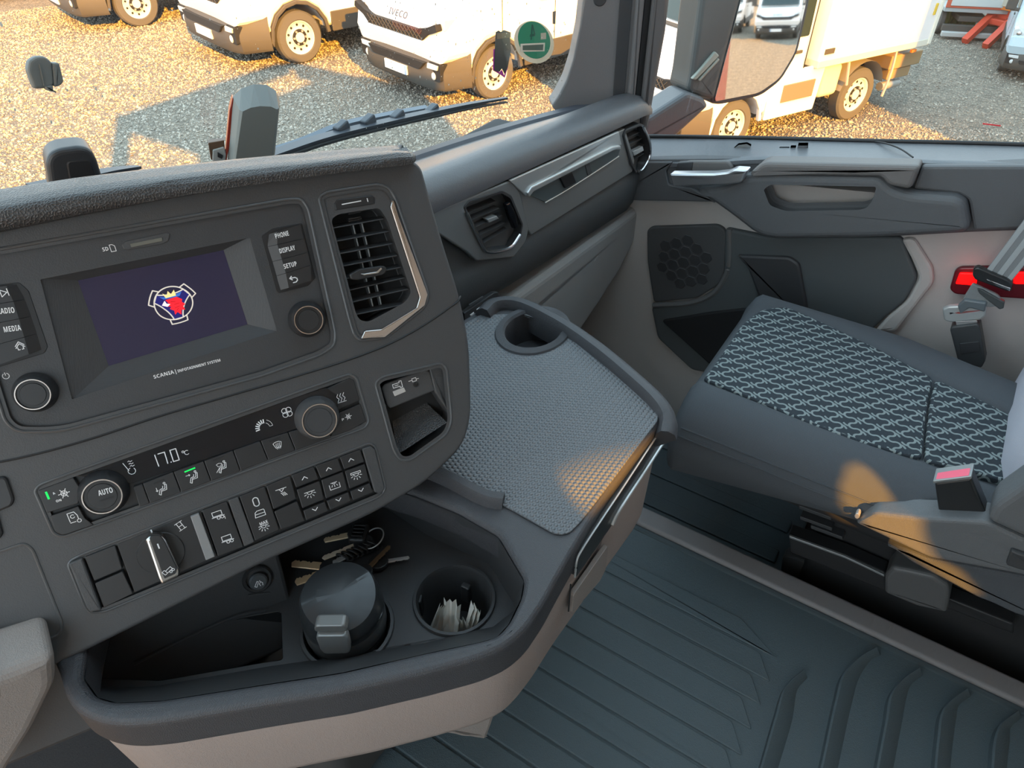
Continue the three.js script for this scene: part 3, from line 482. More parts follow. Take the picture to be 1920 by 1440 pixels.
  mark(t, [arc(0, 0, 0.9, 120, 420, 12), [[0, 1.1], [0, 0.2]]], 11, 705, 0.0022, -0.003, 0.0005);
}
// ---- air vent in the console
function slat(parent, a, b, z, depth, th, m = mt.key, name = 'slat', tilt = 0) { const d = Math.hypot(b[0] - a[0], b[1] - a[1]); const g = box(0, -th / 2, -depth, d, th / 2, 0, 0.0006).rotateX(tilt).rotateZ(Math.atan2(b[1] - a[1], b[0] - a[0])).translate(a[0], a[1], z); return part(parent, name, g, m); }
{
  const t = thing('air_vent', 'tall air vent on the console with copper-edged chrome trim and a centre tab', 'air vent', C);
  const CAV = [[618, 411], [632, 400], [711, 388], [727, 412], [772, 548], [761, 567], [691, 605], [673, 602], [665, 589]];
  part(t, 'vent_frame', slab(shrink(Cp(VENT), 0.0008), -0.034, -0.0015, { r: 0.008, bev: 0.001, holes: [Cp(CAV, -0.004)], hr: 0.005 }), mt.face);
  part(t, 'vent_back', slab(Cp(VENT, -0.03), -0.038, -0.034, {}), mt.cavity);
  const pl = (l) => l.map(([X, Y]) => [440 + 0.2917 * X, 300 + 0.2917 * Y]);
  for (const [a, b] of [[[628, 440], [962, 378]], [[650, 525], [992, 460]], [[670, 605], [1018, 538]], [[693, 685], [1048, 614]], [[712, 765], [1072, 690]], [[737, 838], [1098, 758]], [[757, 915], [1118, 830]], [[778, 995], [1092, 930]]].map(pl)) slat(t, C.at(...a, -0.006), C.at(...b, -0.006), -0.006, 0.013, 0.0014, M(0.035, 0.035, 0.037, 0.35), 'slat', 0.25);
  for (const [a, b] of [[[748, 370], [888, 945]], [[808, 370], [942, 935]]].map(pl)) slat(t, C.at(...a, -0.022), C.at(...b, -0.022), -0.02, 0.012, 0.0016, mt.satin, 'guide_vane');
  for (const y of [345, 380, 395]) { const [a, b] = pl([[732, y], [812, y - 14]]); slat(t, C.at(...a, -0.014), C.at(...b, -0.014), -0.014, 0.006, 0.002, mt.key, 'vane_link'); }
  part(t, 'tab', slab(Cp(pl([[735, 735], [800, 700], [950, 678], [975, 690], [972, 722], [950, 738], [790, 772], [745, 768]]), 0), -0.008, 0.002, { r: 0.002, bev: 0.0015, seg: 3 }), mt.key);
  part(t, 'tab_trim', slab(Cp(pl([[808, 730], [835, 730], [910, 718], [940, 690], [948, 700], [920, 728], [830, 742]]), 0.002), 0.001, 0.003, { r: 0.0005, bev: 0.0004 }), mt.chrome, 'bright metal inlay');
  part(t, 'trim_strip', slab(Cp([[735, 374], [802, 552], [796, 573], [721, 633], [676, 635], [683, 620], [714, 617], [780, 577], [786, 557], [731, 388]], 0.001), -0.004, 0.0035, { r: 0.0015, bev: 0.0016, seg: 3 }), M(0.62, 0.57, 0.54, 0.24, { metalness: 1 }), 'chrome trim strip');
  const sw = part(t, 'airflow_slider', slab(Cp([[627, 381], [632, 374], [697, 366], [703, 370], [703, 382], [630, 394]], 0), -0.004, -0.0005, { r: 0.001, bev: 0.0008 }), mt.key);
  mark(sw, [[[-1, 0], [1, 0.0]]], 659, 380, 0.0098, -0.0005, 0.0009, mt.legend, -0.02); mark(sw, [[[0, -1], [0, 1]]], 689, 375, 0.0012, -0.0005, 0.0009);
}
// ---- climate panel
{
  const t = thing('climate_panel', 'climate panel with a dark display strip showing 17.0, two dials and symbol keys', 'control panel', C);
  part(t, 'panel_plate', slab(shrink(Cp(CLIM), 0.0008), -0.012, -0.003, { r: 0.006, bev: 0.001 }), mt.black);
  const ds = part(t, 'display_strip', slab(Cp([[141, 892], [600, 729], [640, 722], [640, 760], [600, 790], [547, 807], [246, 907], [215, 900]], -0.0015), -0.004, -0.0012, { r: 0.001, bev: 0.0004 }), mt.gloss, 'glossy black display');
  const z = -0.0012;
  const seg = [[[-1.5, 1], [-1.5, -1]], [[-1, 1], [0.0, 1], [-0.1, -1]], [[0.42, -1], [0.46, -0.92]], [[0.85, 1], [1.75, 1], [1.7, -1], [0.8, -1], [0.85, 1]]]; mark(ds, seg, 312, 858, 0.0046, z, 0.0008);
  mark(ds, [arc(-0.7, 0.6, 0.35, 0, 360, 8), arc(0.4, 0, 0.75, 50, 310, 9)], 348, 849, 0.0022, z, 0.0005);
  mark(ds, [[[-0.7, 1], [-0.2, -0.6]], arc(0.2, -0.8, 0.6, 100, 400, 10), ...[0, 1, 2].map((i) => [[0.1 + i * 0.05, 1 - i * 0.45], [0.3 + i * 0.05, 1.1 - i * 0.45], [0.5 + i * 0.05, 0.9 - i * 0.45], [0.8 + i * 0.05, 1 - i * 0.45]])], 242, 876, 0.0042, z, 0.0005);
  for (let i = 0; i < 11; i++) { const a = 185 - i * 17; if (i > 6) continue; mark(ds, [[[0.65 * Math.cos(rad(a)), 0.65 * Math.sin(rad(a))], [1.1 * Math.cos(rad(a)), 1.1 * Math.sin(rad(a))]]], 496, 802, 0.0078, z, 0.001); }
  mark(ds, [arc(0, 0, 1.05, 60, 0, 6), [[1.05, 0], [0.65, 0]], arc(0, 0, 0.65, 0, 60, 6)], 496, 802, 0.0078, z, 0.0003);
  mark(ds, [0, 1, 2, 3].map((i) => arc(0.55 * Math.cos(rad(45 + 90 * i)), 0.55 * Math.sin(rad(45 + 90 * i)), 0.5, 0, 360, 12)), 538, 773, 0.0042, z, 0.00055);
  // keys
  const S = [[[267, 906], [281, 944]], [[325, 884], [340, 923]], [[382, 864], [396, 902]], [[437, 844], [451, 883]], [[488, 826], [503, 863]], [[540, 810], [554, 845]], [[604, 792], [622, 820]]];
  const seat = [arc(0.5, 0.9, 0.16, 0, 360, 6), [[0.5, 0.6], [0.35, 0], [-0.2, -0.1], [-0.5, -0.8]], [[0.15, 0.5], [0.05, 0.15], [-0.4, 0.05], [-0.75, -0.7], [-0.5, -0.9], [-0.25, -0.3], [0.55, -0.25], [0.75, 0.6], [0.5, 0.65]]];
  const ar = (x, y, d) => [[[x - d[0] * 0.35, y - d[1] * 0.35], [x + d[0] * 0.3, y + d[1] * 0.3]], [[x + d[0] * 0.3 - 0.15 * Math.abs(d[1]) - 0.18 * d[0], y + d[1] * 0.3 - 0.15 * Math.abs(d[0]) - 0.18 * d[1]], [x + d[0] * 0.3, y + d[1] * 0.3], [x + d[0] * 0.3 + 0.15 * Math.abs(d[1]) - 0.18 * d[0], y + d[1] * 0.3 + 0.15 * Math.abs(d[0]) - 0.18 * d[1]]]];
  const screenIcon = [[[-0.9, 0.6], [-0.4, 0.85], [0.4, 0.85], [0.9, 0.6], [0.55, -0.5], [-0.55, -0.5], [-0.9, 0.6]], ...[-0.35, 0, 0.35].map((x) => [[x, -0.8], [x + 0.12, -0.4], [x - 0.05, 0], [x + 0.1, 0.5]])];
  const slot = (k, x, y, on) => { part(k, 'indicator', (() => { const a = C.at(x - 10, y + 4, 0.001), b = C.at(x + 10, y - 4, 0.001); return box(0, -0.0007, 0, Math.hypot(b[0] - a[0], b[1] - a[1]), 0.0007, 0.0005, 0.0002).rotateZ(Math.atan2(b[1] - a[1], b[0] - a[0])).translate(a[0], a[1], 0.0009); })(), on ? mt.green : mt.black, on ? 'lit green bar' : undefined); };
  for (let i = 0; i < 6; i++) {
    const k = key(t, [S[i][0], S[i + 1][0], S[i + 1][1], S[i][1]], -0.004, 0.001, mt.key);
    if (i < 3) { mark(k, [...seat, ...[ar(-0.85, 0.15, [0, -1]), ar(-0.7, 0.6, [1, 0]), ar(-0.8, -0.3, [-1, -1])][i]], [305, 363, 417][i], [917, 895, 876][i], 0.0046, 0.001, 0.00055); slot(k, [298, 356, 409][i], [903, 881, 860][i], i === 1); }
    if (i === 2) mark(k, [[[-0.9, 0.4], [0, 0.7], [0.9, 0.4], [0.5, -0.5], [-0.5, -0.5], [-0.9, 0.4]]], 411, 872, 0.0022, 0.001, 0.0004);
    if (i === 4) { mark(k, screenIcon, 521, 835, 0.0036, 0.001, 0.0005); slot(k, 515, 824, false); }
  }
  key(t, [[249, 912], [267, 906], [281, 944], [262, 951]], -0.004, 0.001);
  const k1 = key(t, [[71, 919], [138, 894], [152, 915], [148, 944], [88, 962]], -0.004, 0.001), k2 = key(t, [[93, 967], [148, 948], [160, 970], [177, 984], [118, 1004], [104, 998]], -0.004, 0.001);
  const snow = [0, 60, 120].map((a) => [[-Math.cos(rad(a)), -Math.sin(rad(a))], [Math.cos(rad(a)), Math.sin(rad(a))]]).concat([arc(0, 0, 0.55, 0, 360, 10)]);
  mark(k1, snow, 120, 925, 0.0036, 0.001, 0.0006); word(k1, 'A', [99, 926], [103, 924], 0.0022, 0.001); word(k1, 'ON', [105, 940], [115, 937], 0.0022, 0.001);
  part(k1, 'indicator', (() => { const a = C.at(86, 922, 0.001), b = C.at(92, 936, 0.001); return box(0, -0.0009, 0, Math.hypot(b[0] - a[0], b[1] - a[1]), 0.0009, 0.0005, 0.0002).rotateZ(Math.atan2(b[1] - a[1], b[0] - a[0])).translate(a[0], a[1], 0.0009); })(), mt.green, 'lit green bar');
  mark(k2, [[[-0.7, -0.6], [-0.7, 0.9], [0.3, 0.9], [0.6, 0.2], [0.6, -0.5]], [[-0.7, -0.8], [0.1, -0.8]], arc(0.6, -0.8, 0.3, 0, 360, 8), arc(-0.1, 0.2, 0.3, 40, 330, 8)], 138, 970, 0.0044, 0.001, 0.0006);
  const k3 = key(t, [[612, 728], [655, 708], [664, 712], [675, 751], [630, 770], [636, 745]], -0.004, 0.001), k4 = key(t, [[636, 773], [676, 756], [687, 790], [655, 808], [618, 820], [630, 800]], -0.004, 0.001);
  mark(k3, [-0.7, 0, 0.7].map((x) => [[x - 0.2, -0.9], [x + 0.2, -0.3], [x - 0.2, 0.3], [x + 0.2, 0.9]]).concat([[[-1, -1.1], [1, -1.1]]]), 639, 745, 0.0036, 0.001, 0.0005);
  mark(k4, snow, 653, 781, 0.0028, 0.001, 0.0005); word(k4, 'P', [641, 787], [645, 786], 0.0026, 0.001);
  const d1 = knob(t, 195, 922, 49, 0.015, { name: 'dial', rings: mt.warmChrome }), zc = -0.003 + 0.015; word(d1, 'AUTO', [184, 925], [211, 918], 0.0052, zc);
  mark(d1, [[[-1, 0], [1, 0]]], 200, 936, 0.0055, zc, 0.0012, mt.black);
  const d2 = knob(t, 594, 782, 42, 0.018, { name: 'dial', rings: mt.warmChrome, body: mt.face, cap: mt.panel });
  void d2;
}
// ---- switch row
{
  const t = thing('switch_row', 'row of black rocker switches with white symbols and a chrome-sided rotary knob', 'switch panel', C);
  part(t, 'panel_plate', slab(shrink(Cp(ROW), 0.0006), -0.012, -0.004, { r: 0.004, bev: 0.0008 }), mt.black);
  const K = (px, n = 'switch', h = 0.002, m = mt.key, bev = 0.0008) => key(t, px, -0.005, h, m, { name: n, d: 0.0005, r: 0.0014, bev });
  K([[129, 1053], [155, 1043], [192, 1142], [170, 1146], [163, 1138]], 'end_block', 0.004, mt.face, 0.0016);
  K([[158, 1043], [217, 1020], [231, 1066], [177, 1089]]); K([[177, 1092], [231, 1069], [251, 1112], [195, 1139]]);
  const base = K([[218, 1020], [377, 956], [408, 1043], [252, 1112]], 'selector_plate', 0.0005);
  const c = C.at(302, 1037, 0.001), r = gap([302, 1037], [256, 1037]); part(base, 'dial_disc', upZ(lathe([[0, 0.0014], [r * 0.97, 0.0014], [r, 0.0005], [r, 0]], 48)).translate(c[0], c[1], 0.0004), M(0.022, 0.022, 0.023, 0.35));
  // tapered grip: dark back, bright metal sides and nose
  const gp = [[272, 1010], [283, 1001], [301, 1001], [311, 1009], [338, 1067], [336, 1079], [303, 1094], [297, 1084]];
  part(t, 'selector_knob', slab(Cp(gp, 0.009), 0.001, 0.0135, { r: 0.003, bev: 0.003, seg: 3 }), M(0.5, 0.48, 0.46, 0.22, { metalness: 1 }), 'chrome-sided rotary grip');
  const kn = part(t, 'knob_back', slab(shrink(Cp([[279, 1008], [285, 1003], [300, 1003], [307, 1011], [333, 1066], [330, 1076], [308, 1086]], 0.014), 0.0004), 0.0125, 0.0146, { r: 0.0015, bev: 0.0006 }), mt.key);
  mark(kn, [[[0, -1], [0, 1]]], 297, 1024, 0.0018, 0.0146, 0.0011); mark(kn, [[[-1, -0.3], [-0.4, -0.3], [-0.4, 0.6], [-1, 0.6], [-1, -0.3]], [[-0.3, -0.3], [0.9, -0.3], [0.9, 0.3], [-0.3, 0.3]], arc(0.2, -0.6, 0.25, 0, 360, 8), arc(0.8, -0.6, 0.25, 0, 360, 8)], 315, 1070, 0.0036, 0.0146, 0.0005, mt.legend, 0.5);
  mark(base, [[[0, -1], [0, 1]]], 284, 996, 0.001, 0.0005, 0.0012); mark(base, [[[-0.3, -1], [-0.3, 1]], [[0.7, -1], [0.7, 1]], [[-0.3, 0], [0.7, 0]], [[-0.7, 1], [0.1, 1]], [[-0.7, -1], [0.1, -1]], [[0.3, 1], [1.1, 1]], [[0.3, -1], [1.1, -1]]], 337, 987, 0.0032, 0.0005, 0.0006, mt.legend, 0.3);
  part(t, 'grip_ridge', slab(Cp([[357, 968], [373, 962], [403, 1043], [386, 1050]], 0.003), 0, 0.0045, { r: 0.001, bev: 0.0008 }), M(0.24, 0.24, 0.24, 0.3));
  const truck = [[[-1, -0.35], [1, -0.35]], [[-0.8, -0.2], [-0.8, 0.6], [0.7, 0.6], [0.7, -0.2], [-0.8, -0.2]], arc(0.0, -0.6, 0.25, 0, 360, 8), arc(0.6, -0.6, 0.25, 0, 360, 8)];
  const a = K([[378, 955], [425, 938], [457, 1025], [409, 1043]]); mark(a, truck.concat([[[0.95, -0.6], [0.95, -1.1]]]), 408, 965, 0.0046, 0.002, 0.0006); mark(a, truck, 426, 1010, 0.0046, 0.002, 0.0006);
  K([[427, 936], [446, 929], [477, 1015], [458, 1024]], 'spacer_rib', 0.003, mt.face, 0.0008);
  const b = K([[448, 929], [496, 910], [524, 993], [478, 1014]]); mark(b, [arc(0, 0.35, 0.45, 0, 180, 8).concat(arc(0, -0.35, 0.45, 180, 360, 8), [[0.45, 0.35]])], 480, 941, 0.0046, 0.002, 0.0009);
  mark(b, [[[-1, -0.6], [-0.8, 0.4], [-0.4, 0.7], [0.9, 0.7], [1, 0.5], [1, -0.6], [-1, -0.6]], [[-0.9, 0], [1, 0]]], 487, 963, 0.004, 0.002, 0.0006); word(b, 'MAX', [487, 983], [502, 977], 0.0034, 0.002);
  const lamp = (s = 1) => [[[-1, 0.35], [1, 0.35]], arc(0, 0.3, 0.5, 180, 360, 8), ...[200, 235, 270, 305, 340].map((g) => [[0.75 * Math.cos(rad(g)), 0.2 + 0.75 * Math.sin(rad(g))], [1.15 * Math.cos(rad(g)), 0.2 + 1.15 * Math.sin(rad(g))]])];
  mark(b, lamp(), 495, 988, 0.0038, 0.002, 0.0006);
  const d = K([[498, 910], [544, 890], [556, 935], [512, 955]]); mark(d, [[[-1, 0.5], [1, 0.5]], [[-0.4, 0.5], [0, -0.1], [0.5, 0.4]], ...[0, 0.3, 0.6].map((q) => [[q - 0.2, -0.3], [q + 0.2, -1]])], 528, 921, 0.0042, 0.002, 0.0006); K([[513, 958], [557, 938], [572, 976], [526, 993]]);
  const up = [[[-1, -0.5], [0, 0.5], [1, -0.5]]], dn = [[[-1, 0.5], [0, -0.5], [1, 0.5]]];
  const cols = [[[[545, 890], [588, 873], [598, 897], [554, 914]], [[555, 917], [599, 900], [608, 936], [566, 953]], [[567, 956], [609, 939], [616, 957], [573, 975]], [571, 896], [581, 925], [591, 955]],
    [[[590, 872], [633, 857], [642, 881], [600, 897]], [[601, 899], [643, 883], [652, 918], [610, 935]], [[611, 938], [653, 921], [658, 938], [618, 956]], [616, 879], [627, 909], [635, 937]],
    [[[635, 856], [675, 841], [683, 865], [644, 880]], [[645, 882], [684, 868], [692, 901], [654, 917]], [[655, 920], [693, 904], [699, 922], [660, 938]], [658, 862], [668, 891], [677, 919]]];
  cols.forEach((q, i) => {
    const x = K(q[0], 'switch', 0.0028), y = K(q[1]), w = K(q[2], 'switch', 0.0028); mark(x, up, ...q[3], 0.0022, 0.0028, 0.0007); mark(w, dn, ...q[5], 0.0022, 0.0028, 0.0007);
    mark(y, i === 1 ? [[[-1, 0.2], [-1, -0.8], [1, -0.8], [1, 0.2]], [[-0.6, 0.5], [0.6, 0.5]], arc(0, 0.5, 0.3, 180, 360, 6), [[-0.4, 0], [-0.6, -0.3]], [[0, 0], [0, -0.4]], [[0.4, 0], [0.6, -0.3]]] : i === 2 ? lamp().concat([[[-1, 0.35], [-1, 0.7], [1, 0.7], [1, 0.35]]]) : lamp(), ...q[4], 0.0042, 0.002, 0.0006);
  });
  K([[677, 840], [693, 834], [702, 840], [721, 915], [713, 927], [701, 922]], 'end_block', 0.003, mt.face, 0.0013);
}
// ---- socket panel
{
  const t = thing('socket_panel', 'recessed panel with data and audio sockets above a small storage nook', 'socket panel', C);
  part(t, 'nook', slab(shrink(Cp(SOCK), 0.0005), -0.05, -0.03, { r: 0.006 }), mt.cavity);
  const p = part(t, 'socket_plate', slab(Cp([[715, 728], [722, 720], [797, 692], [806, 696], [816, 732], [732, 766], [726, 760]], -0.006), -0.028, -0.006, { r: 0.002, bev: 0.0015 }), mt.face);
  part(t, 'side_wall', slab(Cp([[805, 690], [826, 682], [838, 690], [846, 780], [816, 736]], -0.004), -0.03, -0.006, { r: 0.002, bev: 0.002 }), mt.face);
  const fw = part(t, 'nook_floor', loft([[[746, 852], [838, 792]], [[742, 830], [815, 770]], [[735, 790], [800, 755]]].map((l, i) => l.map(([x, y]) => { const z = [-0.002, -0.022, -0.03][i], q = C.at(x, y, z); return V(q[0], q[1], z); }))), mt.pad); void fw;
  mark(p, [[[-1, -0.4], [-1, 0.4], [0.5, 0.4], [0.5, 0.7], [1, 0.7], [1, -0.7], [0.5, -0.7], [0.5, -0.4], [-1, -0.4]], [[-0.6, 0], [0.2, 0]]], 745, 722, 0.004, -0.006, 0.0007); mark(p, [[[-1.2, 0], [-0.4, 0]], [[-0.4, 0.35], [0.5, 0.35], [0.5, -0.35], [-0.4, -0.35], [-0.4, 0.35]], [[0.5, 0], [1.1, 0]]], 776, 712, 0.004, -0.006, 0.0006);
  part(p, 'data_port', slab(Cp([[736, 734], [757, 726], [761, 734], [740, 743]], -0.006), -0.007, -0.0055, { r: 0.0008, bev: 0.0003 }), mt.steel);
  const q = C.at(780, 721, -0.006), r = gap([780, 721], [785, 721]); part(p, 'audio_port', upZ(lathe([[0, 0.0002], [r * 0.5, 0.0002], [r * 0.55, 0.0008], [r, 0.0008], [r, 0]], 20)).translate(q[0], q[1], -0.006), mt.black);
}
// ---------------------------------------------------------------- passenger side of the dashboard
const Pd = new Frame(V(1.40, 0, -0.58), az(97), V(0, 1, 0));
const Pp = (l, h = 0) => Pd.all(l, h);
{
  const t = thing('dashboard', 'passenger side dashboard with sloping top, satin trim band and grey lower panel', 'dashboard', Pd);
  const N = 22, top = [], low = [], strip = [];
  for (let i = 0; i <= N; i++) {
    const s = i / N, u = -0.95 + 0.985 * s, x = 1.4 + u * Pd.u.x, zp = -0.58 + u * Pd.u.z, f = clamp((u + 0.62) / 0.6), dy = -0.026 * f, hb = (wsZ(x, -0.52) + 0.012 - zp) / Pd.n.z;
    const end = s > 0.96 ? (s - 0.96) / 0.04 * 0.012 : 0;
    top.push([[hb, -0.54], [hb, -0.507 + dy * 0.4], [hb + 0.028, -0.5 + dy * 0.5], [hb * 0.6, -0.484 + dy * 0.7], [-0.065, -0.463 + dy], [-0.04, -0.456 + dy], [-0.018, -0.458 + dy], [0.0, -0.47 + dy * 0.95], [0.009, -0.486 + dy * 0.8], [0.01, -0.5 + dy * 0.6], [0.004, -0.504 + dy * 0.6], [-0.01, -0.505 + dy * 0.6]].map(([h, y]) => V(u, y - end, h - end)));
    low.push([[-0.012, -0.5 + dy * 0.6], [-0.006, -0.63], [0.0, -0.646], [0.004, -0.655], [0.0, -0.7], [-0.012, -0.735], [-0.03, -0.752], [-0.09, -0.77]].map(([h, y]) => V(u, y, h - end)));
    strip.push([[hb + 0.004, -0.502 + dy * 0.4], [hb + 0.008, -0.496 + dy * 0.42], [hb + 0.03, -0.493 + dy * 0.5], [hb + 0.036, -0.4975 + dy * 0.5]].map(([h, y]) => V(u, y, h)));
  }
  part(t, 'dash_top', loft(top, { cap1: true, crease: 0.8 }), mt.dash); part(t, 'lower_band', loft(low, { crease: 0.8 }), mt.dashLow); part(t, 'defroster_strip', loft(strip), M(0.05, 0.056, 0.07, 0.5));
  // hidden middle that carries the console
  const inv = (o) => { const c = o; c.applyMatrix4(new THREE.Matrix4().makeBasis(Pd.u, Pd.v, Pd.n).setPosition(Pd.o).invert()); return c; };
  part(t, 'middle_body', inv(box(-0.73, -1.1, -0.93, 0.55, -0.5, -0.68, 0.02)), mt.dash);
  part(t, 'footwell_back', inv(box(0.5, -1.34, -0.97, 1.42, -0.6, -0.72, 0.02)), mt.cavity);
  // trim band
  part(t, 'trim_panel', slab(Pp([[790, 405], [958, 337], [974, 362], [990, 430], [985, 452], [962, 482], [892, 489], [872, 471], [800, 425]], 0.006), -0.006, 0.008, { r: 0.006, bev: 0.003, seg: 3, holes: [Pp([[868, 388], [878, 376], [940, 356], [958, 366], [980, 420], [976, 440], [958, 466], [912, 474], [904, 462]], 0.006)], hr: 0.005 }), mt.satin, 'satin trim');
  part(t, 'trim_panel', slab(Pp([[956, 338], [1172, 241], [1190, 300], [1186, 322], [996, 441], [990, 432], [975, 364]], 0.006), -0.006, 0.006, { r: 0.003, bev: 0.002 }), mt.satin, 'satin trim');
  part(t, 'drawer_lid', slab(Pp([[955, 338], [1160, 246], [1165, 272], [1150, 276], [996, 352], [986, 368]], 0.01), 0.005, 0.011, { r: 0.002, bev: 0.002 }), mt.satinLight, 'satin lid with sky sheen in its colour');
  part(t, 'drawer_lip', slab(Pp([[988, 362], [996, 350], [1148, 275], [1163, 273], [1164, 279], [1150, 282], [1000, 359], [992, 369]], 0.014), 0.008, 0.0155, { r: 0.002, bev: 0.002 }), mt.satinLight, 'bright lip');
  part(t, 'inlay', slab(Pp([[992, 366], [1000, 357], [1150, 281], [1163, 279], [1159, 292], [1144, 302], [1022, 379]], 0.008), 0.003, 0.0085, { r: 0.003, bev: 0.001 }), M(0.085, 0.105, 0.11, 0.3));
  part(t, 'clip', slab(Pp([[1050, 334], [1072, 322], [1080, 342], [1060, 353]], 0.012), 0.007, 0.013, { r: 0.001, bev: 0.001 }), mt.black);
  part(t, 'clip', slab(Pp([[1098, 306], [1106, 303], [1112, 324], [1104, 330]], 0.012), 0.007, 0.0105, { r: 0.001, bev: 0.001 }), mt.dashLow);
  part(t, 'inlay_edge', tube([[1022, 380], [1060, 358], [1144, 304], [1160, 293]].map(([x, y]) => { const q = Pd.at(x, y, 0.009); return V(q[0], q[1], 0.009); }), 0.0012, 3, 6), mt.satinLight);
  part(t, 'lower_panel', slab(Pp([[945, 566], [962, 553], [1194, 386], [1200, 402], [1190, 445], [1160, 505], [1122, 565], [1085, 620], [1000, 660], [900, 660]], -0.02), -0.075, -0.012, { r: 0.008, bev: 0.018, seg: 4 }), mt.greyPanel, 'grey lower panel');
  part(t, 'scratch', strokes([[[0, 0], [0.8, 0.5]], [[1, 0.7], [1.6, 1.1]]], ...Pd.at(1115, 490, -0.011), 0.008, 0.0008, -0.0116), mt.legend, 'pale scratch');
  part(t, 'accessory_panel', slab(Pp([[866, 585], [922, 547], [930, 546], [934, 552], [932, 566], [868, 612]], 0.0), -0.004, 0.006, { r: 0.002, bev: 0.0015 }), mt.panel);
  part(t, 'accessory_slot', slab(Pp([[879, 571], [905, 555], [906, 557], [881, 574]], 0.006), 0.005, 0.0072, { r: 0.0004, bev: 0.0003 }), mt.dash); part(t, 'accessory_slot', slab(Pp([[881, 590], [888, 585], [889, 588], [882, 593]], 0.006), 0.005, 0.0072, { bev: 0.0003 }), mt.legend); part(t, 'accessory_slot', slab(Pp([[893, 580], [900, 575], [901, 578], [894, 583]], 0.006), 0.005, 0.0072, { bev: 0.0003 }), mt.legend);
}
// two small vents set in the trim band
function smallVent(label, outer, inner, slats, tabAt, trim) {
  const t = thing('air_vent', label, 'air vent', Pd);
  part(t, 'vent_back', slab(Pp(outer, 0.0), -0.032, -0.028, {}), mt.cavity);
  part(t, 'vent_frame', slab(Pp(outer, 0.008), -0.028, 0.010, { r: 0.005, bev: 0.0012, holes: [shrink(Pp(outer, 0.008), 0.004)], hr: 0.004 }), mt.panel);
  for (const [a, b] of slats) slat(t, Pd.at(...a, 0.002), Pd.at(...b, 0.002), 0.002, 0.016, 0.0016, mt.panel, 'slat', 0.2);
  part(t, 'tab', slab(Pp(tabAt, 0.004), -0.006, 0.006, { r: 0.001, bev: 0.001 }), mt.satinLight, 'bright tab');
  part(t, 'trim_edge', tube(trim.map(([x, y]) => { const q = Pd.at(x, y, 0.011); return V(q[0], q[1], 0.011); }), 0.003, 5, 8), mt.chrome, 'chrome edge');
  return t;
}
smallVent('octagonal dashboard vent nearer the console, chrome lower edge, with thumb wheel', [[868, 388], [878, 376], [940, 356], [958, 366], [980, 420], [976, 440], [958, 466], [912, 474], [904, 462]], [[874, 392], [882, 380], [937, 361], [947, 366], [964, 428], [958, 450], [950, 458], [914, 468], [906, 460]],
  [[[876, 400], [930, 378]], [[882, 414], [936, 391]], [[888, 428], [942, 404]], [[897, 443], [948, 419]], [[905, 458], [952, 430]]], [[912, 411], [930, 404], [934, 409], [916, 417]], [[875, 398], [888, 428], [905, 462], [913, 472], [958, 463], [975, 440]])
  .add(shade(Object.assign(new THREE.Mesh(slab(Pp([[950, 384], [957, 379], [968, 402], [972, 425], [966, 430], [957, 408]], 0.012), 0.002, 0.012, { r: 0.002, bev: 0.002 }), mt.gloss), { name: 'thumb_wheel' })));
smallVent('dashboard vent at the outer end of the trim band beside the door', [[1168, 254], [1172, 243], [1200, 231], [1209, 236], [1221, 270], [1219, 296], [1204, 322], [1192, 325], [1182, 308]], [[1171, 256], [1175, 247], [1198, 236], [1204, 242], [1212, 270], [1210, 292], [1198, 314], [1192, 316], [1186, 306]],
  [[[1170, 262], [1200, 248]], [[1174, 274], [1204, 260]], [[1178, 288], [1208, 272]], [[1184, 302], [1208, 288]]], [[1185, 284], [1204, 274], [1206, 282], [1188, 292]], [[1206, 238], [1219, 270], [1218, 294], [1204, 319], [1194, 322]]);

// ---------------------------------------------------------------- storage shelf and tray under the console
const RY = -0.64, T = flat(RY), Tp = (l, y = RY) => flat(y).all(l);
const CREST = [[100, 1240], [110, 1265], [118, 1300], [140, 1332], [182, 1352], [232, 1358], [300, 1352], [500, 1318], [640, 1296], [800, 1260], [900, 1233], [950, 1211], [986, 1180], [1020, 1130], [1046, 1082], [1074, 1033], [1143, 920], [1243, 784], [1251, 764], [1238, 741], [1180, 690], [1105, 632], [1040, 592], [965, 558], [930, 556], [880, 590], [800, 640], [400, 780], [50, 1060], [90, 1215]];
const HOLE = [[160, 1215], [152, 1268], [177, 1303], [213, 1313], [300, 1309], [500, 1278], [640, 1257], [800, 1220], [900, 1199], [932, 1190], [955, 1165], [978, 1118], [984, 1084], [935, 1001], [860, 958], [780, 925], [680, 895], [500, 945], [180, 1130]];
const cq = T.at(1000, 622), CUP = circle(0, 0, 1, 36).map(([x, y]) => [cq[0] + 0.002 + x * 0.05, cq[1] + 0.004 + y * 0.041]);
const shelf = thing('storage_shelf', 'passenger storage shelf and tray with grained dark rim above a grey-brown skirt', 'shelf');
const lay = (g, y = 0) => g.rotateX(-Math.PI / 2).translate(0, y, 0);  // local x, y ahead -> world
part(shelf, 'rim', lay(slab(Tp(CREST), -0.052, 0, { r: 0.012, bev: 0.008, seg: 4, holes: [Tp(HOLE), CUP], hr: 0.008 }), RY), mt.rim);
const SK = shrink(Tp(CREST), 0.004);
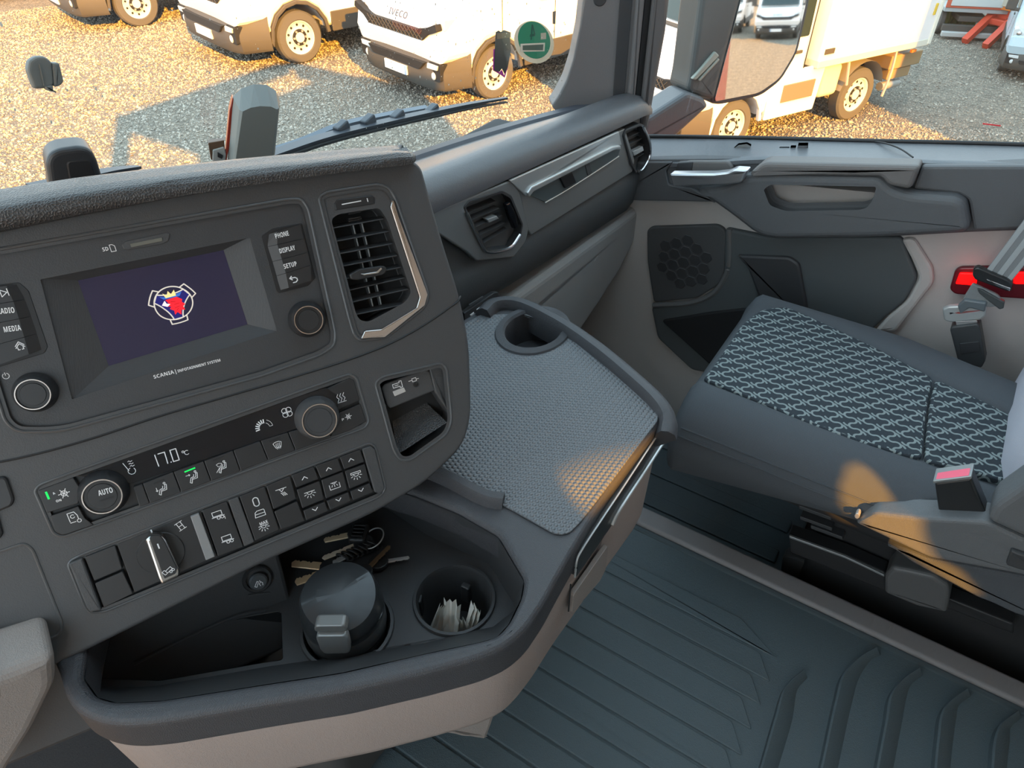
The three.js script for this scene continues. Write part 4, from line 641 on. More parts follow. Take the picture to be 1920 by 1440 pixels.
{
  const sh = (d, y) => outline(shrink(Tp(CREST), d), 0.02).getPoints(5).slice(0, -1).map((p) => V(p.x, y < RY - 0.1 ? y - 0.012 - 0.05 * clamp((p.x - 0.34) / 0.16) : y, -p.y));
  part(shelf, 'skirt', loft([sh(0.006, RY - 0.046), sh(0.004, RY - 0.054), sh(0.006, RY - 0.09), sh(0.01, RY - 0.14), sh(0.016, RY - 0.158), sh(0.035, RY - 0.166), sh(0.12, RY - 0.167)], { closed: true, crease: 0.9 }), mt.beige, 'grey-brown skirt');
  const f = flat(-0.81).at(862, 1362), Fk = new Frame(V(f[0], -0.81, -f[1]), az(125), V(0, 1, 0)); part(shelf, 'skirt_foot', slab(Fk.all([[800, 1366], [880, 1340], [930, 1340], [926, 1352], [914, 1386], [868, 1384]]), -0.06, 0, { r: 0.006, bev: 0.006 }).applyMatrix4(new THREE.Matrix4().makeBasis(Fk.u, Fk.v, Fk.n).setPosition(Fk.o)), mt.taupe);
}
part(shelf, 'pedestal', [box(0.2, TUN, -0.9, 0.62, -0.78, -0.42, 0.03), box(0.42, TUN, -0.7, 0.66, -0.78, -0.34, 0.03)], M(0.05, 0.048, 0.046, 0.7));
{
  // shelf recess lining: honeycomb rubber mat, lip, divider, cup holder
  const MATP = [[866, 612], [905, 590], [925, 592], [1010, 590], [1062, 610], [1085, 632], [1165, 712], [1232, 776], [1234, 790], [1088, 982], [1065, 1004], [1040, 1004], [948, 952], [800, 888], [840, 800]];
  const q = T.at(1000, 622), r = 0.046, cup = circle(q[0] + 0.002, q[1] + 0.004, 1, 36).map(([x, y]) => [q[0] + (x - q[0]) * 0.052, q[1] + (y - q[1]) * 0.043]);
  void r;
  part(shelf, 'shelf_mat', lay(slab(Tp(MATP), 0, 0.003, { r: 0.012, bev: 0.0014, holes: [cup], hr: 0 }), RY), mt.shelfMat, 'honeycomb rubber mat');
  const cw = cup.map(([x, y]) => V(x, RY + 0.003, -y)), off = (k, y) => cw.map((p) => V(q[0] + (p.x - q[0]) * k, RY + y, -q[1] + (p.z + q[1]) * k));
  part(shelf, 'cup_holder', loft([off(1.3, 0.0025), off(1.26, 0.006), off(1.03, 0.0078), off(0.96, 0.004), off(0.92, -0.02), off(0.88, -0.048)], { closed: true, cap1: true, crease: 0.6 }), mt.rim);
  // raised lip along the door side
  const lip = smooth([[908, 586], [928, 568], [965, 566], [1036, 597], [1102, 640], [1176, 700], [1234, 753], [1250, 775], [1249, 796]].map(([x, y], i) => { const p = flat(RY + 0.01).at(x, y); return V(p[0], RY - [0, 0, 0, 0, 0, 0, 0.002, 0.008, 0.014][i], -p[1]); }), 4);
  part(shelf, 'side_lip', sweep(lip, [[-0.017, 0], [-0.013, 0.011], [-0.004, 0.017], [0.005, 0.016], [0.011, 0.006], [0.011, -0.03]], V(0, 1, 0), { crease: 0.9 }), mt.rim);
  const dv = [[798, 880], [840, 898], [912, 934], [944, 940]].map(([x, y]) => { const p = flat(RY + 0.006).at(x, y); return V(p[0], RY, -p[1]); });
  part(shelf, 'divider', sweep(smooth(dv, 4), [[-0.009, 0], [-0.008, 0.012], [-0.005, 0.015], [0.003, 0.014], [0.007, 0.008], [0.008, 0]], V(0, 1, 0), { crease: 0.6 }), mt.rim);
}
{
  // drawer in the front of the shelf
  const a = T.at(1083, 1040), b = T.at(1253, 780), A = V(a[0], RY, -a[1]), B = V(b[0], RY, -b[1]), R = new Frame(A.clone().addScaledVector(B.clone().sub(A).cross(V(0, 1, 0)).normalize(), -0.0065), B.clone().sub(A), V(0, 1, 0)), Rp = (l, h = 0) => R.all(l, h);
  const put = (g) => g.applyMatrix4(new THREE.Matrix4().makeBasis(R.u, R.v, R.n).setPosition(R.o));
  part(shelf, 'drawer_front', put(slab(Rp([[1080, 1084], [1085, 1048], [1092, 1032], [1250, 790], [1262, 802], [1153, 972], [1147, 986]], 0.003), -0.004, 0.003, { r: 0.006, bev: 0.001 })), M(0.03, 0.031, 0.032, 0.28), 'dark glossy drawer front');
  const line = (l, h, rr) => put(tube(l.map(([x, y]) => { const q = R.at(x, y, h); return V(q[0], q[1], h); }), rr, 6, 8));
  part(shelf, 'drawer_edge', line([[1078, 1082], [1083, 1046], [1091, 1031], [1170, 911], [1254, 783]], 0.003, 0.0013), mt.satinLight, 'bright line');
  part(shelf, 'drawer_grip', line([[1147, 984], [1154, 968], [1208, 884], [1263, 799]], 0.004, 0.0028), mt.satinLight, 'bright grip edge');
  part(shelf, 'lower_drawer', put(slab(Rp([[1072, 1114], [1138, 1020], [1133, 1066], [1122, 1088], [1070, 1148]], 0.0), -0.004, 0.0025, { r: 0.006, bev: 0.001 })), mt.taupe);
  part(shelf, 'skirt_seam', line([[1070, 1096], [1068, 1120], [1066, 1146]], 0.0005, 0.001), mt.black);
}
const TY = -0.73;
{
  // tray: sloped sides down to its floor, deep pocket, holders
  const LOW = [[132, 1236], [150, 1262], [180, 1282], [215, 1290], [300, 1285], [500, 1250], [640, 1230], [800, 1205], [890, 1182], [925, 1175], [944, 1160], [967, 1142], [962, 1130], [917, 1057], [800, 1003], [750, 970], [690, 930], [500, 970], [150, 1150]];
  const up = shrink(Tp(HOLE), 0.001).map(([x, y]) => V(x, RY - 0.006, -y)), dn = flat(TY).all(LOW).map(([x, y]) => V(x, TY, -y)), mid = up.map((p, i) => p.clone().lerp(dn[i], 0.12).setY(RY - 0.018));
  part(shelf, 'tray_side', loft([up, mid, dn], { closed: true, crease: 0.6 }), mt.panel);
  const F = flat(TY), Fp = (l) => F.all(l);
  const c1 = F.at(852, 1124), c2 = flat(-0.765).at(660, 1207), c1r = 0.045, c2r = 0.049;
  const floorHoles = [circle(c1[0], c1[1], c1r), circle(c2[0], c2[1], c2r), Fp([[165, 1250], [190, 1272], [300, 1276], [500, 1241], [530, 1237], [527, 1146], [457, 1158], [165, 1236]])];
  part(shelf, 'tray_floor', lay(slab(shrink(Fp(LOW), -0.006), -0.003, 0, { r: 0.01, bev: 0.001, holes: floorHoles, hr: 0.004 }), TY), mt.panel);
  const well = (c, r, d, y0 = TY) => loft([[r * 1.09, 0.001], [r * 1.07, 0.004], [r * 1.0, 0.0045], [r * 0.95, 0], [r * 0.92, -d * 0.9], [r * 0.86, -d]].map(([k, h]) => circle(c[0], c[1], k, 36).map(([x, y]) => V(x, y0 + h, -y))), { closed: true, cap1: true, crease: 0.6 });
  part(shelf, 'cup_holder', well(c1, c1r, 0.085), mt.panel); part(shelf, 'cup_holder', well(c2, c2r, 0.075), mt.panel);
  for (const [x, y] of [[873, 1092], [784, 1116]]) { const p = F.at(x, y); const d = V(c1[0] - p[0], 0, -c1[1] + p[1]).normalize(); part(shelf, 'holder_clip', box(-0.006, -0.03, -0.004, 0.006, 0, 0.004, 0.002).rotateY(Math.atan2(d.x, d.z)).translate(p[0], TY - 0.006, -p[1]), mt.key); }
  const pk = Fp([[165, 1250], [190, 1272], [300, 1276], [500, 1241], [530, 1237], [527, 1146], [457, 1158], [165, 1236]]).map(([x, y]) => V(x, TY, -y));
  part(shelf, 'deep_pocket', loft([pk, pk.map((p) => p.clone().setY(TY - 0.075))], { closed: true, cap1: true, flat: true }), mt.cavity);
  // wall behind the tray that carries the lighter socket
  const w = flat(TY).at(457, 1156), W = new Frame(V(w[0], TY, -w[1]), az(120), C.v); globalThis.Wl = W;
  part(shelf, 'tray_back', slab([[-0.34, -0.06], [0.05, -0.06], [0.06, 0.12], [-0.34, 0.12]], -0.03, 0, { r: 0.01, bev: 0.004 }).applyMatrix4(new THREE.Matrix4().makeBasis(W.u, W.v, W.n).setPosition(W.o)), mt.panel);
  part(shelf, 'tray_end', slab([[0.0, 0.05], [0.3, 0.05], [0.3, 0.15], [0.0, 0.15]], -0.09, -0.07, { r: 0.01, bev: 0.004 }).applyMatrix4(new THREE.Matrix4().makeBasis(W.u, W.v, W.n).setPosition(W.o)), mt.panel);
  part(shelf, 'moulded_line', tube([[465, 1116], [506, 1111]].map(([x, y]) => { const q = W.at(x, y, 0.001); return W.pos(q[0], q[1], 0.001); }), 0.0009, 0, 6), mt.face);
  part(shelf, 'ledge_line', tube([[250, 1245], [330, 1205], [420, 1163], [457, 1150], [527, 1140]].map(([x, y]) => { const q = W.at(x, y, 0.001); return W.pos(q[0], q[1], 0.0015); }), 0.0022, 4, 6), mt.panel);
  const L = thing('lighter_socket', 'round black cigarette lighter with white symbol in the tray back wall', 'lighter', W);
  const c = W.at(482, 1084, 0), g = (p) => upZ(lathe(p, 32)).translate(c[0], c[1], 0);
  part(L, 'socket', g([[0.0125, 0.0], [0.0155, 0.0005], [0.0165, 0.003], [0.015, 0.0045], [0.0125, 0.004], [0.012, -0.006], [0, -0.006]]), mt.key);
  const pb = part(L, 'push_knob', upZ(lathe([[0, 0.007], [0.0085, 0.007], [0.0102, 0.0055], [0.0102, -0.005], [0, -0.005]], 28)).translate(c[0] + 0.0003, c[1] - 0.0025, 0), M(0.07, 0.075, 0.08, 0.4));
  part(pb, 'legend', strokes([[[-1, -0.5], [-0.2, 0.6], [0.1, 0.4], [-0.6, -0.8], [-1, -0.5]], [[0.3, -0.8], [0.1, -0.2], [0.5, 0.1], [0.4, 0.6]], [[0.8, -0.8], [0.9, -0.2], [0.6, 0.2]]], c[0], c[1] - 0.0035, 0.0048, 0.0008, 0.0072), mt.legend);
  // knee panel below the console's driver end
  const kq = T.at(100, 1290), K = new Frame(V(kq[0] - 0.01, RY, -kq[1]), az(112), V(0, 1, 0));
  const kt = thing('knee_panel', 'grey-brown knee panel below the console at the driver end', 'panel', K);
  part(kt, 'panel', slab(K.all([[-120, 1300], [0, 1270], [104, 1230], [108, 1282], [66, 1368], [20, 1440], [-20, 1520], [-200, 1520]]), -0.06, 0.0, { r: 0.01, bev: 0.012, seg: 4 }), mt.taupe);
}
// ---- what lies in the tray
{
  const F = flat(-0.765), b = F.at(660, 1207), t = thing('ashtray_cup', 'black lidded ashtray cup with grey thumb tab standing in the tray', 'ashtray');
  t.position.set(b[0], -0.765, -b[1]);
  const R = 0.0455;
  part(t, 'body', lathe([[0, 0.0], [R * 0.72, 0.0], [R * 0.86, 0.008], [R * 0.95, 0.03], [R * 0.985, 0.044]], 48), M(0.018, 0.019, 0.021, 0.35));
  part(t, 'band', lathe([[R * 0.98, 0.044], [R * 1.0, 0.046], [R * 1.0, 0.066], [R * 0.985, 0.068]], 48), M(0.05, 0.052, 0.054, 0.4));
  // lid: dome cut by a slanting flat
  const rings = [[1.0, 0.068], [1.0, 0.074], [0.975, 0.086], [0.93, 0.097], [0.86, 0.104], [0.5, 0.106]].map(([k, h]) => Array.from({ length: 48 }, (_, i) => { const a = i / 48 * 2 * Math.PI; const x = Math.cos(a) * R * k, z = Math.sin(a) * R * k; const tilt = clamp((x * -0.45 + z * 0.9) / R + 0.1); return V(x, h - (h > 0.085 ? tilt * 0.016 * (k < 0.99 ? 1 : 0) : 0), z); }));
  part(t, 'lid', loft(rings, { closed: true, cap1: true, crease: 0.35 }), M(0.024, 0.026, 0.028, 0.3));
  const dir = az(236), G = new Frame(V(0, 0.006, 0).addScaledVector(dir, R * 0.97), az(146), V(0, 1, 0)); const put = (g) => g.applyMatrix4(new THREE.Matrix4().makeBasis(G.u, G.v, G.n).setPosition(G.o));
  part(t, 'thumb_tab', put(slab([[-0.013, 0.056], [0.013, 0.056], [0.016, 0.064], [0.0165, 0.087], [0.014, 0.092], [-0.014, 0.092], [-0.0165, 0.087], [-0.016, 0.064]], -0.006, 0.0035, { r: 0.005, bev: 0.002, seg: 3 })), M(0.24, 0.245, 0.245, 0.28, { metalness: 0.3 }), 'satin grey thumb tab');
  part(t, 'hinge_flap', put(slab([[-0.0165, 0.0935], [0.0165, 0.0935], [0.0172, 0.098], [0.0145, 0.105], [-0.0145, 0.105], [-0.0172, 0.098]], -0.014, 0.0, { r: 0.004, bev: 0.002, seg: 3 })), M(0.17, 0.17, 0.165, 0.3, { metalness: 0.3 }));
}
function makeKey(px0, px1, y, m, head, label, w = 0.0085) {
  const F = flat(y), a = F.at(...px0), b = F.at(...px1), A = V(a[0], y, -a[1]), B = V(b[0], y, -b[1]), K = new Frame(A, B.clone().sub(A), V(0, 1, 0).cross(B.clone().sub(A)).negate().normalize().multiplyScalar(-1)), L = A.distanceTo(B);
  const t = thing('door_key', label, 'key', new Frame(A, B.clone().sub(A), V(0, 1, 0.0).cross(B.clone().sub(A).normalize())), 'keys lying in the tray');
  const teeth = [[0, -w / 2], [L * 0.3, -w / 2]]; for (let i = 0; i < 5; i++) teeth.push([L * (0.36 + i * 0.12), -w * (0.25 + 0.2 * ((i * 7) % 3) / 2)], [L * (0.42 + i * 0.12), -w / 2 + 0.0005]);
  teeth.push([L * 0.97, -w * 0.2], [L, 0.0], [L * 0.95, w / 2], [0, w / 2]);
  part(t, 'blade', slab(teeth, -0.001, 0.0012, { bev: 0.0003, seg: 1 }), m);
  if (head) part(t, 'bow', slab(Array.from({ length: 14 }, (_, i) => [-0.012 + 0.0125 * Math.cos(i / 14 * 6.283), 0.011 * Math.sin(i / 14 * 6.283)]), -0.0025, 0.003, { bev: 0.0012 }), head, head === mt.key ? 'black plastic bow' : undefined);
  return t;
}
{
  makeKey([601, 1062], [547, 1056], -0.718, mt.brass, mt.key, 'upper of two brass keys beside the ashtray cup lid, black bow', 0.0105);
  makeKey([602, 1076], [553, 1092], -0.72, mt.brass, mt.key, 'lower brass key pointing at the lighter socket, black bow', 0.0105);
  makeKey([652, 1004], [607, 1013], -0.71, M(0.75, 0.6, 0.4, 0.3, { metalness: 0.45 }), mt.key, 'short pale brass key by the black key fob', 0.008);
  makeKey([664, 1024], [604, 1047], -0.714, M(0.8, 0.7, 0.55, 0.28, { metalness: 0.45 }), mt.key, 'long pale key lying across the middle of the key bunch', 0.007);
  makeKey([650, 1042], [624, 1056], -0.714, mt.steel, null, 'small steel key half hidden behind the cup lid', 0.007);
  makeKey([728, 1052], [768, 1046], -0.722, mt.steel, mt.key, 'thin steel key pointing towards the cup holder', 0.005);
  makeKey([694, 1062], [732, 1024], -0.715, M(0.3, 0.2, 0.12, 0.4, { metalness: 0.8 }), mt.key, 'dull brown key behind the thin steel key', 0.006);
  const F = flat(-0.715), p = F.at(674, 1003), f = thing('key_fob', 'ribbed black key fob above the key bunch', 'key fob'); f.position.set(p[0], -0.715, -p[1]); f.rotation.y = 0.5;
  part(f, 'case', box(-0.014, -0.006, -0.011, 0.014, 0.008, 0.011, 0.004), mt.key); for (let i = 0; i < 4; i++) part(f, 'rib', box(-0.009 + i * 0.0055, 0.0075, -0.007, -0.0065 + i * 0.0055, 0.0092, 0.007, 0.0006), mt.black);
  const q = F.at(700, 1012), r = thing('key_ring', 'thin steel split ring joining the keys', 'key ring'); r.position.set(q[0], -0.712, -q[1]); part(r, 'ring', new THREE.TorusGeometry(0.015, 0.0009, 8, 40).rotateX(1.15).rotateY(0.6), mt.steel);
  const c = thing('coiled_cord', 'black coiled cord lying under the keys', 'cord'), c0 = flat(-0.72).at(640, 1050), c1 = flat(-0.72).at(705, 1022); const pts = [];
  for (let i = 0; i <= 90; i++) { const s = i / 90, a = s * 2 * Math.PI * 7; pts.push(V(c0[0] + (c1[0] - c0[0]) * s + 0.007 * Math.cos(a) * 0.4, -0.717 + 0.006 * Math.sin(a), -(c0[1] + (c1[1] - c0[1]) * s) + 0.009 * Math.cos(a))); }
  part(c, 'cord', tube(pts, 0.0016, 1, 6), mt.black);
}
{ const p = flat(TY - 0.072).at(447, 1213), t = thing('thread', 'tiny red thread lying on the floor of the deep tray pocket', 'thread'); part(t, 'thread', tube([V(p[0] - 0.003, TY - 0.0735, -p[1] + 0.001), V(p[0], TY - 0.072, -p[1]), V(p[0] + 0.003, TY - 0.0735, -p[1] - 0.001)], 0.0008, 3, 6), M(0.5, 0.03, 0.05, 0.8)); }
function crumple(label, px, yb, yt, sd) { // a folded scrap: px is its outline corner list bottom-left, bottom-right, top-right, top-left
  const a = [flat(yb).at(...px[0]), flat(yb).at(...px[1]), flat(yt).at(...px[2]), flat(yt).at(...px[3])].map(([x, z], i) => V(x, i < 2 ? yb : yt, -z)); let s = sd; const rr = () => { s = (s * 1664525 + 1013904223) >>> 0; return s / 4294967296 - 0.5; };
  const n = a[1].clone().sub(a[0]).cross(a[3].clone().sub(a[0])).normalize(), rings = [], fold = Array.from({ length: 7 }, (_, i) => (i % 2 ? 1 : -1) * 0.0035 * (0.6 + rr()));
  for (let j = 0; j <= 5; j++) rings.push(Array.from({ length: 7 }, (_, i) => { const u = i / 6, v = j / 5; return a[0].clone().lerp(a[1], u).lerp(a[3].clone().lerp(a[2], u), v).addScaledVector(n, fold[i] * (0.5 + v) + 0.002 * rr()).add(V(0, j === 5 ? 0.006 * rr() : 0, 0)); }));
  const t = thing('crumpled_paper', label, 'paper', null, 'paper scraps in the cup holder'); part(t, 'sheet', [loft(rings, { flat: true }), loft(rings.map((r) => r.map((p) => p.clone().addScaledVector(n, -0.0006))), { flat: true })], mt.paper); return t;
}
crumple('tallest folded white paper scrap in the middle of the cup holder', [[832, 1190], [858, 1194], [864, 1132], [832, 1124]], -0.78, -0.73, 11);
crumple('crumpled white paper scrap on the ashtray side of the cup holder', [[804, 1180], [838, 1192], [834, 1140], [824, 1133]], -0.78, -0.735, 5);
crumple('crumpled white paper scrap on the shelf side of the cup holder', [[868, 1186], [896, 1180], [903, 1150], [884, 1130]], -0.775, -0.735, 29);
crumple('low crumpled paper scrap between the taller scraps', [[850, 1194], [884, 1186], [876, 1166], [856, 1160]], -0.78, -0.745, 17);
// ---------------------------------------------------------------- passenger seat
const seatTex = (() => {
  const n = 512, cv = document.createElement('canvas'); cv.width = cv.height = n; const x = cv.getContext('2d'); x.fillStyle = '#2b3238'; x.fillRect(0, 0, n, n);
  x.strokeStyle = '#7f8887'; x.lineCap = 'round'; x.lineWidth = 15; const c = n / 4;
  for (let j = -1; j < 5; j++) for (let i = -1; i < 5; i++) { // interlocking hooks
    x.save(); x.translate(i * c + (j & 1 ? c / 2 : 0), j * c); x.scale(c / 100, c / 100); x.lineWidth = 13.5; x.beginPath();
    x.moveTo(0, 50); x.arc(25, 50, 25, Math.PI, 0, false); x.lineTo(50, 58); x.arc(75, 58, 25, Math.PI, 0, true); x.lineTo(100, 50); x.moveTo(50, 52); x.lineTo(50, 58); x.stroke();
    x.beginPath(); x.moveTo(50, 0); x.quadraticCurveTo(28, 4, 25, 25); x.moveTo(75, 83); x.quadraticCurveTo(75, 97, 50, 100); x.stroke(); x.restore();
  }
  const t = new THREE.CanvasTexture(cv); t.colorSpace = THREE.SRGBColorSpace; t.wrapS = t.wrapT = THREE.RepeatWrapping; t.magFilter = THREE.LinearFilter; t.repeat.set(1 / 0.104, 1 / 0.104); t.rotation = 0.5; return t;
})();
const patternCloth = new THREE.MeshStandardMaterial({ map: seatTex, bumpMap: weaveBump, bumpScale: 0.0003, roughness: 0.95, side: THREE.DoubleSide });
{
  const t = thing('passenger_seat', 'passenger seat with light hook pattern on dark cloth and grey backrest cover', 'seat');
  const sec = (z, k = 1, dz = 0) => { const far = 1.262 - 0.3 * Math.max(0, z + 0.12), up = 0.03 * clamp((z + 0.05) / 0.3); return [[0.93, -0.955 + 0.14 * (z + 0.24)], [0.885, -0.93 + 0.2 * (z + 0.24)], [0.878, -0.885 + 0.1 * (z + 0.24)], [0.882, -0.838], [0.888, -0.825], [0.898, -0.808], [0.925, -0.789], [0.955, -0.781], [0.972, -0.786], [0.985, -0.792], [1.12, -0.792], [far - 0.01, -0.792], [far, -0.786 + up * 0.3], [far + 0.012, -0.779 + up * 0.3], [1.285 - 0.2 * Math.max(0, z - 0.03), -0.777], [1.305 - 0.2 * Math.max(0, z - 0.03), -0.79], [1.315 - 0.2 * Math.max(0, z - 0.03), -0.83], [1.31, -0.93]].map(([x, y]) => V(x + (1.13 - x) * (1 - k) * 0.5, -0.93 + (y + 0.93) * k, z + dz)); };
  const rings = [sec(-0.24, 0.05, -0.02), sec(-0.24, 0.45, -0.022), sec(-0.24, 0.8, -0.016), sec(-0.24, 0.94, -0.006)]; for (let i = 0; i <= 16; i++) rings.push(sec(-0.235 + i * 0.045));
  part(t, 'cushion', loft(rings, { crease: 0.9 }), mt.cloth);
  const S = flat(-0.778), sp = (l) => S.all(l); const put = (g) => lay(g, -0.778);
  part(t, 'fabric_panel', put(slab(sp([[1318, 708], [1338, 685], [1392, 606], [1424, 580], [1458, 573], [1478, 574], [1530, 596], [1640, 648], [1751, 706], [1742, 745], [1735, 800], [1730, 858], [1700, 851], [1620, 828], [1530, 796], [1420, 749]]), -0.016, -0.002, { r: 0.012, bev: 0.004, seg: 3 })), patternCloth);
  part(t, 'fabric_panel', put(slab(sp([[1756, 709], [1850, 752], [1925, 790], [1990, 830], [2000, 930], [1900, 903], [1736, 861], [1740, 800], [1747, 745]]), -0.016, -0.002, { r: 0.01, bev: 0.004, seg: 3 })), patternCloth);
  part(t, 'seam', tube(Array.from({ length: 14 }, (_, i) => V(0.8815, -0.842, -0.235 + i * 0.03)), 0.0016, 2, 6), mt.cloth); part(t, 'seam', tube(Array.from({ length: 14 }, (_, i) => V(0.8865, -0.8275, -0.235 + i * 0.03)), 0.0014, 2, 6), mt.cloth);
  // backrest in a loose grey cover
  const b = []; for (let j = 0; j <= 12; j++) { const y = -0.83 + j * 0.07, z = 0.205 + 0.05 * Math.cos(j * 0.5) * 0.2 + Math.max(0, j - 2) * 0.012, w = 0.215 - 0.002 * j; b.push(Array.from({ length: 24 }, (_, i) => { const a = i / 24 * 2 * Math.PI, c = Math.cos(a), s = Math.sin(a); const e = (v, p) => Math.sign(v) * Math.pow(Math.abs(v), p); return V(1.145 + e(c, 0.45) * w + 0.002 * Math.sin(7 * a + j), y + 0.004 * Math.sin(i * 2 + j), z + 0.09 + e(s, 0.5) * 0.09 + 0.003 * Math.sin(5 * a + j * 1.3)); })); }
  part(t, 'backrest', loft(b, { closed: true, cap0: true, cap1: true, crease: 1.2 }), mt.cover, 'grey cloth cover');
  // side shield, lever, base
  const X = (x) => new Frame(V(x, 0, 0), V(0, 0, 1), V(0, 1, 0)), onX = (l, x, h0, h1, o) => { const F = X(x); return slab(F.all(l, h1), h0, h1, o).applyMatrix4(new THREE.Matrix4().makeBasis(F.u, F.v, F.n).setPosition(F.o)); };
  const shield = M(0.11, 0.115, 0.12, 0.6, grain(0.0004));
  part(t, 'side_shield', onX([[1604, 982], [1610, 976], [1638, 961], [1718, 971], [1849, 978], [1940, 1020], [1990, 1110], [1920, 1080], [1742, 1047], [1680, 1018]], 0.865, -0.045, 0.0, { r: 0.008, bev: 0.006, seg: 3 }), shield);
  part(t, 'shield_lower', onX([[1660, 1018], [1742, 1047], [1920, 1080], [1990, 1110], [1990, 1180], [1900, 1150], [1858, 1130], [1835, 1122], [1780, 1092], [1710, 1055]], 0.876, -0.03, 0.0, { r: 0.006, bev: 0.004 }), mt.cloth);
  part(t, 'shield_rear', onX([[1862, 950], [1935, 900], [1990, 900], [1990, 1040], [1925, 1012], [1850, 978]], 0.868, -0.05, 0.006, { r: 0.01, bev: 0.01, seg: 3 }), shield);
  part(t, 'shield_clip', onX([[1885, 1060], [1895, 1032], [1960, 1055], [1960, 1085]], 0.864, -0.005, 0.006, { r: 0.004, bev: 0.003 }), mt.panel);
  part(t, 'pivot_bolt', onX(circle(0, 0, 1, 10).map(([a, c]) => [1607 + a * 5, 968 + c * 5]), 0.868, -0.01, 0.002, { bev: 0.0008 }), mt.steel);
  part(t, 'lever', onX([[1658, 1080], [1672, 1064], [1700, 1069], [1751, 1080], [1778, 1100], [1781, 1116], [1775, 1151], [1718, 1138], [1658, 1113]], 0.95, -0.05, 0.0, { r: 0.006, bev: 0.008, seg: 4 }), M(0.085, 0.085, 0.085, 0.5));
  part(t, 'rail', onX([[1478, 1002], [1584, 1040], [1660, 1074], [1662, 1110], [1580, 1076], [1482, 1036]], 0.985, -0.03, 0.0, { r: 0.004, bev: 0.003 }), mt.key); part(t, 'rail_edge', onX([[1480, 1005], [1584, 1043], [1658, 1078], [1658, 1082], [1584, 1047], [1480, 1009]], 0.984, -0.002, 0.003, { bev: 0.001 }), mt.satin);
  part(t, 'rail', onX([[1775, 1120], [1900, 1170], [1900, 1190], [1775, 1140]], 0.985, -0.03, 0, { r: 0.004, bev: 0.003 }), mt.key);
  for (const [x, y] of [[1498, 948], [1500, 968], [1520, 985]]) part(t, 'adjuster_slot', onX([[x, y], [x + 60, y + 22], [x + 60, y + 28], [x, y + 6]], 1.0, -0.02, 0, { r: 0.002, bev: 0.001 }), mt.panel);
  part(t, 'foot_bracket', onX([[1466, 1046], [1476, 1042], [1568, 1074], [1574, 1080], [1568, 1122], [1462, 1088]], 1.03, -0.03, 0, { r: 0.006, bev: 0.004 }), mt.face);
  part(t, 'base', [box(1.02, FOOT, 0.02, 1.3, -1.0, 0.62, 0.02), box(1.0, -1.02, -0.08, 1.33, -0.93, 0.62, 0.02)], mt.dark);
}
// ---- belt and buckles
{
  const t = thing('seat_belt_buckle', 'black seat belt buckle with red release button beside the seat cushion', 'buckle'), F = new Frame(V(0.885, 0, 0), V(0, 0, 1), V(0, 1, 0)); F.place(t);
  part(t, 'housing', slab(F.all([[1752, 906], [1821, 897], [1849, 964], [1845, 970], [1766, 970], [1760, 962]], 0), -0.026, 0, { r: 0.003, bev: 0.003 }), M(0.016, 0.017, 0.018, 0.4));
  part(t, 'collar', slab(F.all([[1750, 907], [1822, 898], [1821, 893], [1749, 902]], 0.001), -0.028, 0.001, { r: 0.001, bev: 0.001 }), mt.satin, 'pale collar');
  part(t, 'release_button', slab(F.all([[1754, 905], [1818, 897], [1817, 890], [1753, 899]], -0.002), -0.018, -0.001, { r: 0.002, bev: 0.0015 }), M(0.85, 0.13, 0.2, 0.5), 'red button');
  part(t, 'slot', slab(F.all([[1772, 902], [1802, 898], [1801, 889], [1771, 893]], -0.014), -0.027, -0.0165, { bev: 0.0005 }), mt.black);
}
